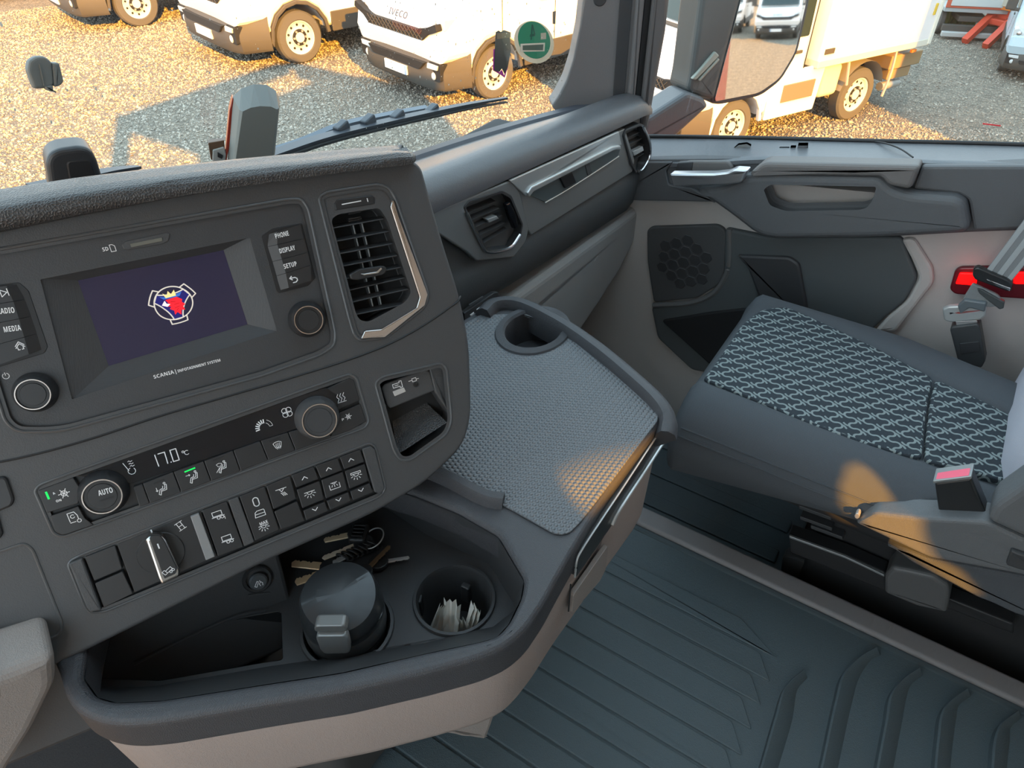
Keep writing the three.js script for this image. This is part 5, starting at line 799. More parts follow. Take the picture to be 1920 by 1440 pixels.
{
  const F = new Frame(V(1.37, 0, 0), V(0, 0, 1), V(0, 1, 0)), P = (l, h = 0) => F.all(l, h);
  const t = thing('seat_belt', 'grey striped seat belt with its tongue clipped into a black buckle beside the door', 'seat belt', F);
  part(t, 'webbing', slab(P([[1844, 513], [1897, 527], [1990, 412], [1990, 318]]), -0.0015, 0.0, { bev: 0.0005 }), mt.belt);
  for (const [a, b] of [[0.02, 0.2], [0.4, 0.6], [0.8, 0.98]]) { const L = (s, e) => [1844 + 53 * s, 513 + 14 * s, 1990, 318 + 94 * s][e]; part(t, 'stripe', slab(P([[L(a, 0), L(a, 1)], [L(b, 0), L(b, 1)], [1990, L(b, 3)], [1990, L(a, 3)]], 0.0006), -0.0002, 0.0006, { bev: 0.0002 }), M(0.34, 0.36, 0.36, 0.6)); }
  part(t, 'adjuster', slab(P([[1825, 503], [1834, 500], [1890, 524], [1900, 532], [1896, 546], [1888, 546], [1828, 524], [1823, 516]], 0.006), -0.006, 0.008, { r: 0.003, bev: 0.003 }), M(0.02, 0.021, 0.022, 0.25)); part(t, 'adjuster_edge', slab(P([[1850, 523], [1895, 540], [1893, 546], [1868, 536]], 0.009), 0.006, 0.01, { r: 0.001, bev: 0.001 }), mt.chrome, 'bright edge');
  part(t, 'loop', slab(P([[1832, 540], [1842, 542], [1884, 566], [1882, 578], [1874, 580], [1836, 550]], 0.004), -0.004, 0.006, { r: 0.002, bev: 0.002 }), M(0.06, 0.065, 0.065, 0.35));
  part(t, 'folded_webbing', slab(P([[1805, 560], [1824, 530], [1872, 552], [1884, 572], [1855, 575], [1848, 574]], 0), -0.004, 0.003, { r: 0.004, bev: 0.002 }), mt.belt); part(t, 'folded_webbing', slab(P([[1795, 574], [1808, 562], [1850, 568], [1846, 586], [1818, 578], [1800, 590]], 0.01), 0, 0.01, { r: 0.003, bev: 0.003 }), M(0.12, 0.14, 0.15, 0.4));
  part(t, 'tongue', slab(P([[1767, 579], [1778, 574], [1846, 570], [1850, 576], [1848, 592], [1838, 600], [1780, 604], [1770, 600]], 0.004), -0.006, 0.006, { r: 0.003, bev: 0.003, holes: [P([[1777, 587], [1800, 580], [1840, 578], [1842, 584], [1800, 590]], 0.004)], hr: 0.001 }), M(0.5, 0.52, 0.51, 0.35, { metalness: 0.4 }), 'pale metal tongue'); part(t, 'tongue_blade', slab(P([[1792, 602], [1832, 600], [1834, 612], [1795, 616]]), -0.001, 0.002, { bev: 0.0005 }), mt.steel);
  const b = part(t, 'buckle', slab(P([[1781, 618], [1784, 612], [1832, 606], [1837, 610], [1848, 676], [1840, 690], [1796, 676]], 0.006), -0.02, 0.008, { r: 0.004, bev: 0.003 }), M(0.05, 0.053, 0.055, 0.45));
  part(b, 'embossed_plate', slab(P([[1799, 644], [1835, 640], [1838, 658], [1802, 664]], 0.008), 0.007, 0.0092, { r: 0.001, bev: 0.0006 }), mt.panel);
}
// ---------------------------------------------------------------- on and at the windscreen
const facing = (px, py, inn) => { const o = onScreen(px, py, -inn), d = ray(px, py); d.y = 0; d.normalize(); return new Frame(o, V(-d.z, 0, d.x), V(0, 1, 0)); };
const atGlass = (px, py, inn = 0) => new Frame(onScreen(px, py, -inn), V(1, 0, 0), V(0, 1, 0));
{
  const F = atGlass(82, 140, 0.003), t = thing('glass_clip', 'small grey plastic clip stuck to the windscreen glass', 'clip', F), P = (l, h = 0) => F.all(l, h);
  const m = M(0.17, 0.18, 0.17, 0.5);
  part(t, 'body', slab(P([[50, 130], [53, 113], [66, 105], [82, 105], [92, 112], [96, 118], [100, 160], [82, 166], [63, 166], [57, 150]], 0.006), 0, 0.009, { r: 0.003, bev: 0.003, seg: 3 }), m); part(t, 'side_rib', slab(P([[97, 117], [109, 117], [118, 152], [112, 160], [101, 163]], 0.008), 0.002, 0.011, { r: 0.002, bev: 0.002 }), m);
  part(t, 'ridge', slab(P([[73, 120], [75, 120], [84, 160], [82, 161]], 0.01), 0.008, 0.0105, { bev: 0.0005 }), m); part(t, 'tongue', slab(P([[84, 162], [98, 160], [99, 170], [105, 173], [90, 170]], 0.01), 0.003, 0.012, { r: 0.001, bev: 0.001 }), m);
}
{
  const F = facing(470, 250, 0.06), t = thing('toll_box', 'tall grey-green electronic box with red side window standing at the windscreen', 'toll box', F), P = (l, h = 0) => F.all(l, h), m = M(0.15, 0.165, 0.155, 0.5, grain());
  const hull = (l) => { const g = new ConvexGeometry(l.flatMap(([pts, h]) => P(pts, h).map(([x, y]) => V(x, y, h)))); g.setAttribute('uv', new THREE.Float32BufferAttribute(new Float32Array(g.attributes.position.count * 2), 2)); return g; };
  part(t, 'case', hull([[[[455, 209], [470, 202], [488, 199], [508, 200], [519, 205], [505, 335], [437, 335]], 0.014], [[[449, 206], [523, 203], [509, 335], [432, 335]], 0.009], [[[436, 182], [452, 166], [476, 158], [500, 159], [517, 170], [525, 190], [511, 335], [424, 335]], -0.02]]), m);
  part(t, 'side_window', slab(P([[430, 205], [436, 182], [447, 200], [443, 250], [432, 262], [424, 305], [421, 305]], -0.018), -0.034, -0.016, { r: 0.001, bev: 0.001 }), M(0.35, 0.05, 0.03, 0.2), 'dark red side window');
  for (let i = 0; i < 3; i++) part(t, 'label_line', slab(P([[480, 246 + i * 5], [497, 243 + i * 5], [496, 245 + i * 5], [479, 248 + i * 5]], 0.012), 0.011, 0.0124, { bev: 0.0001 }), M(0.3, 0.32, 0.3, 0.6));
  part(t, 'bracket', slab(P([[399, 282], [420, 276], [424, 290], [420, 318], [398, 318]], -0.015), -0.028, -0.015, { r: 0.002, bev: 0.001 }), M(0.35, 0.37, 0.36, 0.5)); part(t, 'bracket_frame', slab(P([[390, 267], [420, 262], [421, 275], [398, 280], [398, 300], [395, 298]], -0.02), -0.03, -0.018, { bev: 0.001 }), M(0.12, 0.07, 0.04, 0.5)); part(t, 'bracket_screw', slab(P([[408, 286], [418, 292], [416, 298], [408, 294]], -0.013), -0.016, -0.012, { bev: 0.0005 }), mt.black);
}
{
  const F = facing(135, 320, 0.05), t = thing('sensor_housing', 'black wedge-shaped sensor housing rising behind the console pad', 'sensor housing', F), P = (l, h = 0) => F.all(l, h);
  part(t, 'housing', slab(P([[86, 305], [92, 290], [108, 281], [150, 275], [170, 280], [182, 300], [200, 360], [96, 370]], 0.02), -0.02, 0.02, { r: 0.006, bev: 0.006, seg: 4 }), M(0.028, 0.029, 0.031, 0.4));
  part(t, 'front_cover', slab(P([[124, 308], [128, 302], [164, 298], [172, 304], [194, 372], [136, 376]], 0.022), 0.012, 0.0215, { r: 0.003, bev: 0.002 }), mt.black);
}
{
  const F = atGlass(997, 77, 0.002), t = thing('round_sticker', 'round green windscreen sticker with cream border and reversed numeral 4', 'sticker', F), P = (l, h = 0) => F.all(l, h), el = (cx, cy, rx, ry, n = 36) => Array.from({ length: n }, (_, i) => [cx + rx * Math.cos(i / n * 6.2832) + ry * 0.12 * Math.sin(i / n * 6.2832), cy + ry * Math.sin(i / n * 6.2832)]);
  part(t, 'border', slab(P(el(1001, 79, 37, 40)), 0, 0.0005, { bev: 0.0001 }), M(0.8, 0.72, 0.55, 0.7)); part(t, 'green_disc', slab(P(el(1001, 75, 30, 35)), 0.0004, 0.0009, { bev: 0.0001 }), M(0.02, 0.24, 0.13, 0.6));
  const q = F.at(999, 60, 0.001); part(t, 'numeral', letters('4', q[0], q[1], 0.026, 0.001, { flip: true, ang: -0.12 }), M(0.01, 0.1, 0.07, 0.6));
  part(t, 'plate_field', slab(P([[975, 82], [1021, 80], [1020, 96], [975, 97]]), 0.0008, 0.0012, { bev: 0.0001 }), M(0.7, 0.66, 0.55, 0.7)); part(t, 'plate_print', slab(P([[979, 85], [1018, 83], [1017, 94], [979, 94]]), 0.0011, 0.0014, { bev: 0.0001 }), M(0.09, 0.13, 0.1, 0.7)); part(t, 'seal', slab(P([[1013, 62], [1023, 61], [1023, 73], [1013, 74]]), 0.0008, 0.0012, { bev: 0.0001 }), M(0.5, 0.45, 0.35, 0.7));
  part(t, 'print_mark', slab(P([[1036, 22], [1042, 20], [1041, 45], [1036, 45]]), 0.0, 0.0005, { bev: 0.0001 }), M(0.2, 0.18, 0.15, 0.7));
}
{
  const F = atGlass(938, 105, 0.002), t = thing('torn_tag', 'torn dark strip with purple edges stuck to the glass beside the green sticker', 'tag', F), P = (l, h = 0) => F.all(l, h);
  part(t, 'strip', slab(P([[929, 60], [934, 57], [938, 60], [944, 56], [955, 60], [955, 72], [957, 95], [951, 125], [945, 138], [940, 128], [936, 134], [926, 132], [927, 95], [928, 75]]), 0.0004, 0.0016, { bev: 0.0003 }), M(0.045, 0.05, 0.05, 0.45)); part(t, 'purple_edge', slab(P([[925, 92], [929, 92], [929, 120], [936, 136], [941, 130], [945, 142], [948, 120], [953, 110], [952, 126], [946, 146], [938, 140], [924, 132]]), 0, 0.0005, { bev: 0.0001 }), M(0.4, 0.04, 0.35, 0.5));
  part(t, 'torn_top', slab(P([[930, 62], [956, 60], [956, 70], [930, 73]]), 0.0015, 0.0022, { bev: 0.0002 }), M(0.2, 0.16, 0.1, 0.6));
}
function wiper(label, pts, w, arm) {
  const t = thing('windscreen_wiper', label, 'wiper'), out = (l, o) => smooth(l.map(([x, y]) => onScreen(x, y, o)), 5);
  part(t, 'blade', sweep(out(pts, 0.02), [[-w, -0.012], [w, -0.012], [w * 0.7, 0.0], [w, 0.01], [-w, 0.012]], V(0, 0, 1), { taper: 0.65 }), M(0.035, 0.042, 0.055, 0.45)); part(t, 'rubber', sweep(out(pts.map(([x, y]) => [x, y + 7]), 0.012), [[-0.002, -0.01], [0.002, -0.01], [0.002, 0.01], [-0.002, 0.01]], V(0, 0, 1), { taper: 0.6 }), mt.black);
  if (arm) { part(t, 'arm', sweep(out(arm, 0.045), [[-0.009, -0.004], [0.009, -0.004], [0.006, 0.006], [-0.006, 0.006]], V(0, 0, 1)), M(0.12, 0.145, 0.18, 0.35)); for (const [x, y] of [[640, 238], [690, 226], [745, 217], [810, 206]]) { const p = onScreen(x, y, 0.03); part(t, 'claw', box(-0.013, -0.008, -0.008, 0.013, 0.007, 0.008, 0.003).rotateZ(0.28).translate(p.x, p.y, p.z), M(0.045, 0.055, 0.07, 0.4)); } }
}
wiper('long wiper on the outside of the glass behind the toll box', [[500, 296], [600, 262], [700, 236], [800, 213], [880, 196], [950, 184]], 0.005, [[470, 300], [560, 272], [640, 240], [720, 222], [800, 207]]);
wiper('short end of the second wiper beside the sensor housing', [[60, 356], [150, 336], [210, 322], [262, 313]], 0.005);
// ---------------------------------------------------------------- vehicles in the yard (local x is ahead, y up from the ground)
function wheel(parent, x, z, r, s, m = mt.rimPaint) { // s: which way the outer face looks
  const g = (p, n = 36) => { const q = lathe(p, n); q.rotateX(Math.PI / 2); if (s < 0) q.rotateY(Math.PI); return q.translate(x, r, z); };
  const w = part(parent, 'wheel', g([[r * 0.6, -0.1], [r * 0.93, -0.1], [r, -0.07], [r, 0.07], [r * 0.93, 0.1], [r * 0.68, 0.105], [r * 0.62, 0.08]]), mt.tyre);
  part(w, 'rim', g([[r * 0.64, 0.09], [r * 0.6, 0.085], [r * 0.56, 0.05], [r * 0.4, 0.045], [r * 0.34, 0.07], [r * 0.2, 0.075], [r * 0.19, 0.09], [0, 0.09]]), m);
  part(w, 'hub', g([[r * 0.32, 0.07], [r * 0.32, 0.076], [r * 0.22, 0.08], [0, 0.08]], 20), mt.dark);
  const b = []; for (let i = 0; i < 6; i++) { const a = i / 6 * 6.283; b.push(new THREE.CylinderGeometry(r * 0.045, r * 0.045, 0.03, 8).rotateX(Math.PI / 2).translate(x + r * 0.26 * Math.cos(a), r + r * 0.26 * Math.sin(a), z + s * 0.08)); } part(w, 'bolts', b, mt.steel);
  const h = []; for (let i = 0; i < 10; i++) { const a = (i + 0.5) / 10 * 6.283; h.push(new THREE.CylinderGeometry(r * 0.05, r * 0.05, 0.006, 10).rotateX(Math.PI / 2).translate(x + r * 0.47 * Math.cos(a), r + r * 0.47 * Math.sin(a), z + s * 0.05)); } part(w, 'rim_holes', h, mt.dark); return w;
}
function archProfile(pts, arches) { // side outline with wheel arches cut into its lower edge, which runs from front to back at the end of the list
  const s = new THREE.Shape(); s.moveTo(...pts[0]); pts.slice(1).forEach((p) => s.lineTo(...p)); return s;
}
function across(s, z0, z1, bev) { const g = new THREE.ExtrudeGeometry(s, { depth: z1 - z0 - 2 * bev, bevelEnabled: true, bevelThickness: bev, bevelSize: bev, bevelOffset: -bev, bevelSegments: 3, curveSegments: 10, steps: 1 }); return g.translate(0, 0, z0 + bev); }
const arcIn = (cx, y, r) => Array.from({ length: 9 }, (_, i) => { const a = Math.PI * i / 8; return [cx - r * Math.cos(a), Math.max(y, 0.36 + r * Math.sin(a))]; });
function van(name, label, { paint = mt.whitePaint, wb = 3.3, body = 'panel', text = false, bars = false, group = null, cat = 'van' } = {}) {
  const t = thing(name, label, cat, null, group), rear = body === 'panel' ? -wb - 1.1 : -1.15, W = 1.0;
  // body: bonnet, cab and load space
  const side = [[0.9, 0.62], [0.95, 0.8], [0.9, 1.0], [0.72, 1.16], [0.3, 1.3], [0.1, 1.38], [-0.55, 2.12], [-0.8, 2.25], ...(body === 'panel' ? [[-1.4, 2.5], [rear, 2.55]] : [[-1.1, 2.3]]), [rear, 0.42], ...(body === 'panel' ? arcIn(-wb, 0.42, 0.42) : []), [-0.5, 0.42], ...arcIn(0, 0.42, 0.44), [0.5, 0.62]];
  part(t, 'body', across(archProfile(side), -W, W, 0.1), paint);
  // dark bumper wrapping round to the arch
  const bp = []; const prof = [[0, 0.26], [0.035, 0.3], [0.05, 0.45], [0.03, 0.58], [-0.02, 0.64], [-0.1, 0.64]]; for (let i = 0; i <= 16; i++) { const u = -1 + i / 8, a = Math.abs(u), zz = Math.sign(u) * (a < 0.8 ? a / 0.8 * 0.78 : 0.78 + 0.225 * Math.sin((a - 0.8) / 0.2 * Math.PI / 2)), xx = a < 0.8 ? 0.93 - 0.03 * (a / 0.8) ** 2 : 0.9 - 0.44 * (1 - Math.cos((a - 0.8) / 0.2 * Math.PI / 2)); bp.push(prof.map(([d, y]) => V(xx + d * (a < 0.95 ? 1 : 0.4), y + (a > 0.85 ? (y > 0.5 ? 0.05 : 0) : 0), zz + d * Math.sign(u) * (a > 0.8 ? 0.6 : 0)))); }
  part(t, 'bumper', loft(bp, { crease: 0.9 }), mt.bumper); part(t, 'under_tray', box(-0.4, 0.3, -0.85, 0.9, 0.5, 0.85, 0.02), mt.dark);
  const fr = (l, x0, x1, m, n, o = {}) => part(t, n, slab(l, 0, x1 - x0, { bev: 0.006, r: 0.02, ...o }).rotateY(Math.PI / 2).translate(x0, 0, 0), m);  // outlines are [-z, y]
  if (!bars) {
    fr([[-0.62, 0.86], [0.62, 0.86], [0.74, 0.95], [0.95, 1.02], [0.92, 1.1], [0.7, 1.02], [0.5, 0.98], [-0.5, 0.98], [-0.7, 1.02], [-0.92, 1.1], [-0.95, 1.02], [-0.74, 0.95]], 0.86, 0.955, mt.dark, 'grille');
    const ms = []; for (let i = 0; i < 14; i++) for (const s of [-1, 1]) ms.push(box(-0.09, -0.004, 0, 0.09, 0.004, 0.012, 0.001).rotateZ(s * 0.7).translate(-0.56 + i * 0.086, 0.92, 0).rotateY(Math.PI / 2).translate(0.95, 0, 0)); part(t, 'grille_mesh', ms, mt.bumper);
    fr([[-0.55, 0.5], [0.55, 0.5], [0.66, 0.6], [-0.66, 0.6]], 0.9, 0.985, mt.dark, 'lower_grille');
  } else {
    fr([[-0.5, 0.78], [0.5, 0.78], [0.58, 1.06], [-0.58, 1.06]], 0.86, 0.965, mt.bumper, 'grille'); for (let i = 0; i < 3; i++) fr([[-0.5, 0.8 + i * 0.085], [0.5, 0.8 + i * 0.085], [0.52, 0.85 + i * 0.085], [-0.52, 0.85 + i * 0.085]], 0.93, 0.985, M(0.4, 0.42, 0.46, 0.35, { metalness: 0.5 }), 'grille_bar');
    fr([[-0.6, 0.42], [0.6, 0.42], [0.64, 0.5], [-0.64, 0.5]], 0.9, 0.985, mt.dark, 'lower_grille');
  }
  fr([[-0.26, 0.36], [0.26, 0.36], [0.26, 0.48], [-0.26, 0.48]], 0.97, 0.995, M(0.85, 0.85, 0.85, 0.4), 'number_plate', { r: 0.006, bev: 0.002 }); fr([[0.215, 0.363], [0.257, 0.363], [0.257, 0.477], [0.215, 0.477]], 0.99, 0.997, M(0.3, 0.45, 0.65, 0.4), 'plate_strip', { r: 0.004, bev: 0.001 });
  for (const s of [-1, 1]) {
    const c = (l) => l.map(([a, b]) => [a * s, b]); const ord = (l) => (s > 0 ? l : l.reverse());
    part(t, 'headlight', slab(ord(c([[0.66, 0.97], [0.98, 1.0], [0.99, 1.16], [0.9, 1.2], [0.76, 1.1]])), -0.26, 0.02, { r: 0.03, bev: 0.02 }).rotateY(Math.PI / 2).translate(0.84, 0, 0), mt.lampGlass); part(t, 'lamp_bowl', new THREE.SphereGeometry(0.06, 14, 10).scale(0.5, 1, 1).translate(0.85, 1.07, -0.86 * s), mt.chrome);
    fr(ord(c([[0.62, 0.38], [0.92, 0.4], [0.94, 0.62], [0.7, 0.62]])), 0.8, 0.925, mt.dark, 'lamp_pocket'); fr(ord(c([[0.66, 0.53], [0.88, 0.54], [0.9, 0.6], [0.68, 0.6]])), 0.85, 0.945, mt.lampGlass, 'day_light', { r: 0.01 });
    part(t, 'fog_lamp', new THREE.SphereGeometry(0.05, 14, 10).scale(0.4, 1, 1).translate(0.925, 0.45, -0.78 * s), mt.lampGlass);
    part(t, 'side_window', slab([[-0.02, 1.36], [-0.5, 1.98], [-1.0, 1.98], [-1.02, 1.36]], 0, 0.02, { r: 0.03, bev: 0.006 }).translate(0, 0, s > 0 ? W - 0.008 : -W - 0.012), mt.glassDark); part(t, 'side_strip', slab([[-0.5, 0.36], [-0.5, 0.62], [rear + 0.1, 0.62], [rear + 0.1, 0.36]].concat(body === 'panel' ? [] : []), 0, 0.03, { r: 0.02, bev: 0.01 }).translate(0, 0, s > 0 ? W - 0.012 : -W - 0.018), body === 'panel' ? mt.bumper : paint);
    part(t, 'door_handle', box(-0.95, 1.16, s > 0 ? W : -W - 0.03, -0.78, 1.2, s > 0 ? W + 0.03 : -W, 0.01), mt.bumper); part(t, 'door_seam', [box(-0.1, 0.86, s * W - 0.004, -0.09, 1.34, s * W + 0.004, 0.001), box(-1.08, 0.5, s * W - 0.004, -1.07, 1.98, s * W + 0.004, 0.001)], mt.dark);
    part(t, 'mirror', [box(-0.16, 1.4, s > 0 ? W + 0.08 : -W - 0.32, -0.02, 1.82, s > 0 ? W + 0.32 : -W - 0.08, 0.04), box(-0.1, 1.38, s > 0 ? W - 0.04 : -W - 0.2, -0.04, 1.46, s > 0 ? W + 0.2 : -W + 0.04, 0.02)], mt.bumper);
    wheel(t, 0, s * 0.86, 0.345, s); if (body === 'panel') wheel(t, -wb, s * 0.86, 0.345, s);
    part(t, 'arch_lining', slab(arcIn(0, 0.3, 0.47).map(([a, b]) => [a, b]).concat([[0.44, 0.3], ...arcIn(0, 0.3, 0.42).reverse()]), 0, 0.06, { bev: 0.01 }).translate(0, 0, s > 0 ? W - 0.045 : -W - 0.015), body === 'box' ? paint : mt.bumper);
  }
  const ws = [[0.085, 1.405], [-0.525, 2.1]]; part(t, 'windscreen', loft([[V(ws[0][0] + 0.012, ws[0][1] + 0.008, -0.86), V(ws[0][0] + 0.03, ws[0][1], 0), V(ws[0][0] + 0.012, ws[0][1] + 0.008, 0.86)], [V(ws[1][0] + 0.012, ws[1][1] + 0.03, -0.8), V(ws[1][0] + 0.03, ws[1][1] + 0.03, 0), V(ws[1][0] + 0.012, ws[1][1] + 0.03, 0.8)]]), mt.glassDark);
  part(t, 'wiper_cowl', box(0.06, 1.355, -0.85, 0.2, 1.375, 0.85, 0.008).rotateZ(-0.0), mt.bumper);
  if (text) part(t, 'lettering', letters('IVECO', 0, 0, 0.085, 0, { width: 0.42 }).rotateX(-0.5).rotateY(Math.PI / 2).translate(0.865, 1.07, 0), M(0.1, 0.1, 0.11, 0.4));
  return t;
}
const put2 = (t, x, z, deg, s = 1) => { t.position.set(x, GROUND, z); t.rotation.set(0, rad(deg), 0); t.scale.setScalar(s); return t; };
const stand = (t, cx, cz, deg, s) => put2(t, cx + 0.95 * s * Math.sin(rad(deg)), cz + 0.95 * s * Math.cos(rad(deg)), deg, s);   // by where its near front wheel touches the ground
const v0 = stand(van('delivery_van', 'white delivery van in front of the windscreen, behind the green sticker', { text: true, group: 'white vans parked in a row' }), 6.95, -4.74, 165, 0.82);
for (const [x, z, l] of [[6.74, -7.6, 'middle white delivery van of the row, seen above the toll box'], [6.75, -11.0, 'white delivery van third from the green sticker, cut off above its wheel'], [6.6, -14.5, 'white delivery van at the far end of the row, only a wheel showing']]) { const c = v0.clone(); c.name = numbered('delivery_van'); c.userData = { label: l, category: 'van', group: 'white vans parked in a row' }; scene.add(c); stand(c, x, z, 165, 0.9); }
// box truck standing at an angle outside the passenger window
{
  const s = 0.72, F = flat(GROUND), th = 153, wb = 2.43, t = van('box_truck', 'white box truck parked outside the passenger window', { body: 'box', wb, cat: 'truck' });
  put2(t, 6.9 + 0.45 * 0.95 * s, -1.95 - 0.89 * 0.95 * s, th, s); void F;
  const p = (n, g, m, l) => part(t, n, g, m, l);
  p('box_body', box(-1.25, 1.0, -1.08, -wb - 1.15, 3.4, 1.08, 0.03), mt.whitePaint); p('box_rail', box(-1.25, 0.93, -1.085, -wb - 1.15, 1.03, 1.085, 0.015), M(0.72, 0.72, 0.62, 0.5)); p('corner_post', box(-wb - 1.1, 0.95, -1.1, -wb - 1.17, 3.4, -1.04, 0.012), M(0.8, 0.8, 0.7, 0.4));
  p('side_skirt', slab([[-0.5, 0.35], [-1.45, 0.35], [-1.5, 0.95], [-0.5, 0.95]], 0, 0.05, { r: 0.03, bev: 0.01 }).translate(0, 0, -1.02), mt.whitePaint); p('side_hatch', box(-0.75, 0.55, -1.035, -1.35, 0.78, -1.01, 0.01), M(0.2, 0.16, 0.12, 0.6)); p('maker_badge', box(-1.32, 1.1, -1.095, -1.5, 1.17, -1.07, 0.005), mt.bumper);
  p('chassis', [box(-0.5, 0.55, -0.45, -wb - 1.1, 0.75, -0.35, 0.02), box(-0.5, 0.55, 0.35, -wb - 1.1, 0.75, 0.45, 0.02), box(-wb - 0.1, 0.4, -0.8, -wb + 0.1, 0.5, 0.8, 0.03)], mt.dark); p('tank', box(-1.55, 0.45, -0.98, -1.95, 0.9, -0.55, 0.08), M(0.6, 0.58, 0.5, 0.5));
  for (const z of [-0.86, 0.86]) wheel(t, -wb, z, 0.37, Math.sign(z));
  p('mudguard', loft([0, 1].map((k) => Array.from({ length: 12 }, (_, i) => { const a = rad(15 + 150 * i / 11); return V(-wb + 0.47 * Math.cos(a), 0.38 + 0.47 * Math.sin(a), -1.0 + k * 0.3); }))), M(0.3, 0.27, 0.22, 0.6)); p('guard_strut', [tube([V(-wb - 0.5, 0.95, -1.04), V(-wb - 0.52, 0.6, -1.05), V(-wb - 0.48, 0.3, -1.05)], 0.02, 3, 6), tube([V(-wb + 0.5, 0.95, -1.04), V(-wb + 0.42, 0.6, -1.05)], 0.02, 3, 6)], M(0.55, 0.45, 0.4, 0.5));
  p('tail_board', [box(-wb - 0.6, 0.62, -0.95, -wb - 1.3, 0.82, 0.95, 0.02), box(-wb - 0.7, 0.45, -0.9, -wb - 1.2, 0.6, 0.9, 0.02)], M(0.35, 0.24, 0.12, 0.6)); p('exhaust', new THREE.CylinderGeometry(0.06, 0.06, 0.4, 16).rotateZ(Math.PI / 2).translate(-wb - 0.85, 0.36, -0.85), mt.aluminium); p('side_marker', box(-wb - 0.8, 0.87, -1.09, -wb - 0.9, 0.91, -1.05, 0.005), mt.orange); p('side_marker', box(-wb - 1.0, 1.35, -1.1, -wb - 1.04, 1.5, -1.06, 0.005), M(0.7, 0.5, 0.05, 0.4));
}
put2(van('panel_van', 'pale blue-white van with barred grille at the far edge of the yard', { paint: mt.shadedWhite, bars: true }), 11.4, 0.46, 184, 0.48);
// far machinery and lorry
const gp2 = (px, py, h = 0) => { const q = flat(GROUND + h).at(px, py); return V(q[0], GROUND + h, -q[1]); };
{
  const o = gp2(1785, 47), t = thing('flatbed_lorry', 'grey flatbed lorry with red-edged boards standing far across the yard', 'lorry'); t.position.copy(o); t.rotation.y = rad(20); t.scale.setScalar(0.36);
  part(t, 'chassis', [box(-2.2, 0.6, -0.5, 2.4, 0.8, 0.5, 0.03), box(-2.3, 0.25, -1.0, -2.1, 0.5, 1.0, 0.03)], mt.bumper); part(t, 'load_bed', box(-2.3, 0.95, -1.15, 1.2, 1.1, 1.15, 0.02), M(0.4, 0.42, 0.42, 0.6)); part(t, 'cab', box(1.3, 0.7, -1.1, 2.9, 2.6, 1.1, 0.1), M(0.5, 0.55, 0.52, 0.4)); part(t, 'tail_board', box(-2.34, 1.1, -1.15, -2.28, 1.7, 1.15, 0.02), M(0.6, 0.12, 0.06, 0.5)); part(t, 'board_panel', box(-2.38, 1.18, -1.0, -2.33, 1.62, 1.0, 0.02), M(0.6, 0.62, 0.6, 0.5)); part(t, 'bumper_bar', box(-2.5, 0.1, -1.0, -2.3, 0.28, 1.0, 0.03), M(0.5, 0.5, 0.48, 0.4));
  for (const [x, s] of [[-1.4, 1], [-1.4, -1], [1.9, 1], [1.9, -1]]) wheel(t, x, s * 0.95, 0.48, s, mt.bumper);
}
{
  const o = gp2(1846, 72), t = thing('loader_machine', 'red yard machine with orange-framed board behind the pale van', 'machine'); t.position.copy(o); t.rotation.y = rad(-25); t.scale.setScalar(0.3);
  const beam = (a, b, r) => sweep([a, b], [[-r, -r], [r, -r], [r, r], [-r, r]], V(0.2, 0.1, 1)); part(t, 'boom', [beam(V(-1.7, 0.1, 0), V(0.2, 1.25, 0), 0.14), beam(V(-1.7, 0.1, 1), V(0.2, 1.25, 1), 0.14)], mt.redFrame); part(t, 'frame', [box(-0.4, 0.7, -0.3, 2.4, 0.95, 1.3, 0.04), box(0.0, 0.3, -0.2, 0.3, 1.4, 1.2, 0.04)], mt.redFrame); part(t, 'board', box(-0.3, 1.35, -0.4, -0.2, 2.6, 1.5, 0.02), mt.orange); part(t, 'board_panel', box(-0.36, 1.5, -0.25, -0.29, 2.5, 1.35, 0.02), M(0.5, 0.47, 0.38, 0.6)); part(t, 'engine_cover', box(0.5, 0.95, -0.1, 2.2, 1.7, 1.1, 0.08), mt.bumper);
  for (const [x, s] of [[0.2, 1], [0.2, -1], [1.9, 1], [1.9, -1]]) wheel(t, x, 0.5 + s * 0.9, 0.4, s, mt.redFrame);
}
{
  const o = gp2(1745, 40), t = thing('weeds', 'patch of green weeds beside the far lorry', 'weeds'); t.position.copy(o); t.userData.kind = 'stuff'; const b = [];
  for (let i = 0; i < 900; i++) { const a = rnd() * 6.28, r = 0.6 * Math.sqrt(rnd()), h = 0.2 + 0.5 * rnd(), x = r * Math.cos(a), z = r * Math.sin(a), l = rnd() * 6.28, w = 0.03; const g = new THREE.BufferGeometry(); g.setAttribute('position', new THREE.Float32BufferAttribute([x, 0, z, x + w * Math.cos(l), 0, z + w * Math.sin(l), x + 0.2 * (rnd() - 0.5), h, z + 0.2 * (rnd() - 0.5)], 3)); g.setAttribute('uv', new THREE.Float32BufferAttribute(6, 2)); g.computeVertexNormals(); b.push(g); }
  part(t, 'blades', b, M(0.16, 0.22, 0.06, 0.8));
}
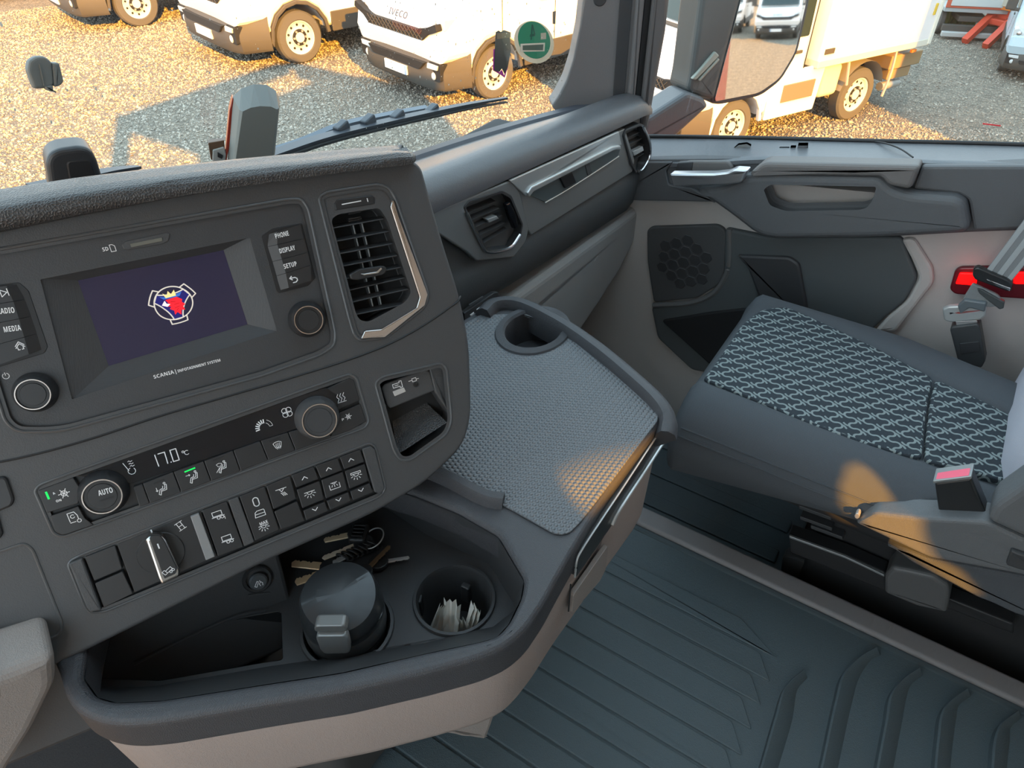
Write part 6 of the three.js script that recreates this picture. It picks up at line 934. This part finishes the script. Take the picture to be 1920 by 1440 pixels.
// door mirror and its arm
{
  const d = ray(1430, 90), o = d.clone().multiplyScalar(1.9 / d.x), refl = V(-0.05, -0.11, 1).normalize(), n = refl.clone().sub(d).normalize(), u = V(0, 1, 0).cross(n).normalize(), F = new Frame(o, u, n.clone().cross(u)), P = (l, h = 0) => F.all(l, h);
  const t = thing('door_mirror', 'large dark door mirror outside the passenger window, vans reflected in its glass', 'mirror', F); globalThis.mirrorFrame = F;
  const hs = M(0.07, 0.078, 0.078, 0.5);
  part(t, 'housing', slab(P([[1335, 187], [1396, -60], [1530, -60], [1518, 10], [1497, 100], [1466, 152], [1428, 181], [1352, 197], [1336, 195]]), -0.07, -0.002, { r: 0.02, bev: 0.006 }), hs);
  part(t, 'glass', slab(P([[1340, 184], [1404, -60], [1524, -60], [1510, 10], [1490, 99], [1461, 147], [1423, 174], [1352, 188], [1342, 190]]), -0.003, 0.0015, { r: 0.016, bev: 0.0008 }), new THREE.MeshStandardMaterial({ color: col(0.82, 0.84, 0.84), metalness: 1, roughness: 0.02 }), 'mirror glass');
  part(t, 'small_housing', slab(P([[1284, 172], [1292, 140], [1318, -60], [1400, -60], [1336, 186], [1322, 184]]), -0.09, 0.01, { r: 0.02, bev: 0.012, seg: 3 }), hs);
  const rim = (l) => part(t, 'blade', slab(P(l, 0.014), 0.006, 0.018, { r: 0.004, bev: 0.003 }), M(0.3, 0.32, 0.28, 0.45)); rim([[1296, 148], [1340, 96], [1348, 104], [1304, 150]]); rim([[1308, 150], [1346, 108], [1349, 112], [1312, 152]]);
  part(t, 'arm', slab(P([[1290, 172], [1322, 184], [1330, 200], [1262, 262], [1200, 270], [1212, 222]], 0.03), -0.06, 0.03, { r: 0.01, bev: 0.012, seg: 3 }), mt.dash);
  // vans seen only in the mirror stand behind the truck
  const meet = (px, py) => { const q = ray(px, py), pt = q.clone().multiplyScalar(F.o.dot(F.n) / q.dot(F.n)), r = q.clone().addScaledVector(F.n, -2 * q.dot(F.n)); return pt.addScaledVector(r, (GROUND - pt.y) / r.y); };
  let mirrorX = 0;
  for (const [x, y, l] of [[1452, 78, 'white van behind the truck, seen whole in the door mirror'], [1408, 66, 'white van behind the truck, cut by the red cab side in the door mirror']]) { const c = v0.clone(), g = meet(x, y); c.name = numbered('delivery_van'); c.userData = { label: l, category: 'van', group: 'vans behind the truck' }; scene.add(c); put2(c, x < 1420 ? mirrorX - 1.75 : g.x, g.z + 1, 92, 0.62); if (x > 1420) mirrorX = g.x; }
}
// unseen block behind the truck, added to shade the far side of the yard
{
  const t = thing('shade_block', 'unseen block behind the truck, added to shade the yard', 'shade_block'); part(t, 'wall', box(4.7, GROUND, 5, 20, 5.2, 12, 0.05), M(0.5, 0.48, 0.45, 0.8)); part(t, 'roof', box(4.4, 5.2, 4.7, 20.3, 5.5, 12.3, 0.05), mt.bumper); part(t, 'gate', box(8, GROUND, 4.94, 12, 1.6, 5.02, 0.02), M(0.3, 0.32, 0.34, 0.5));
}
renderer.render(scene, camera);
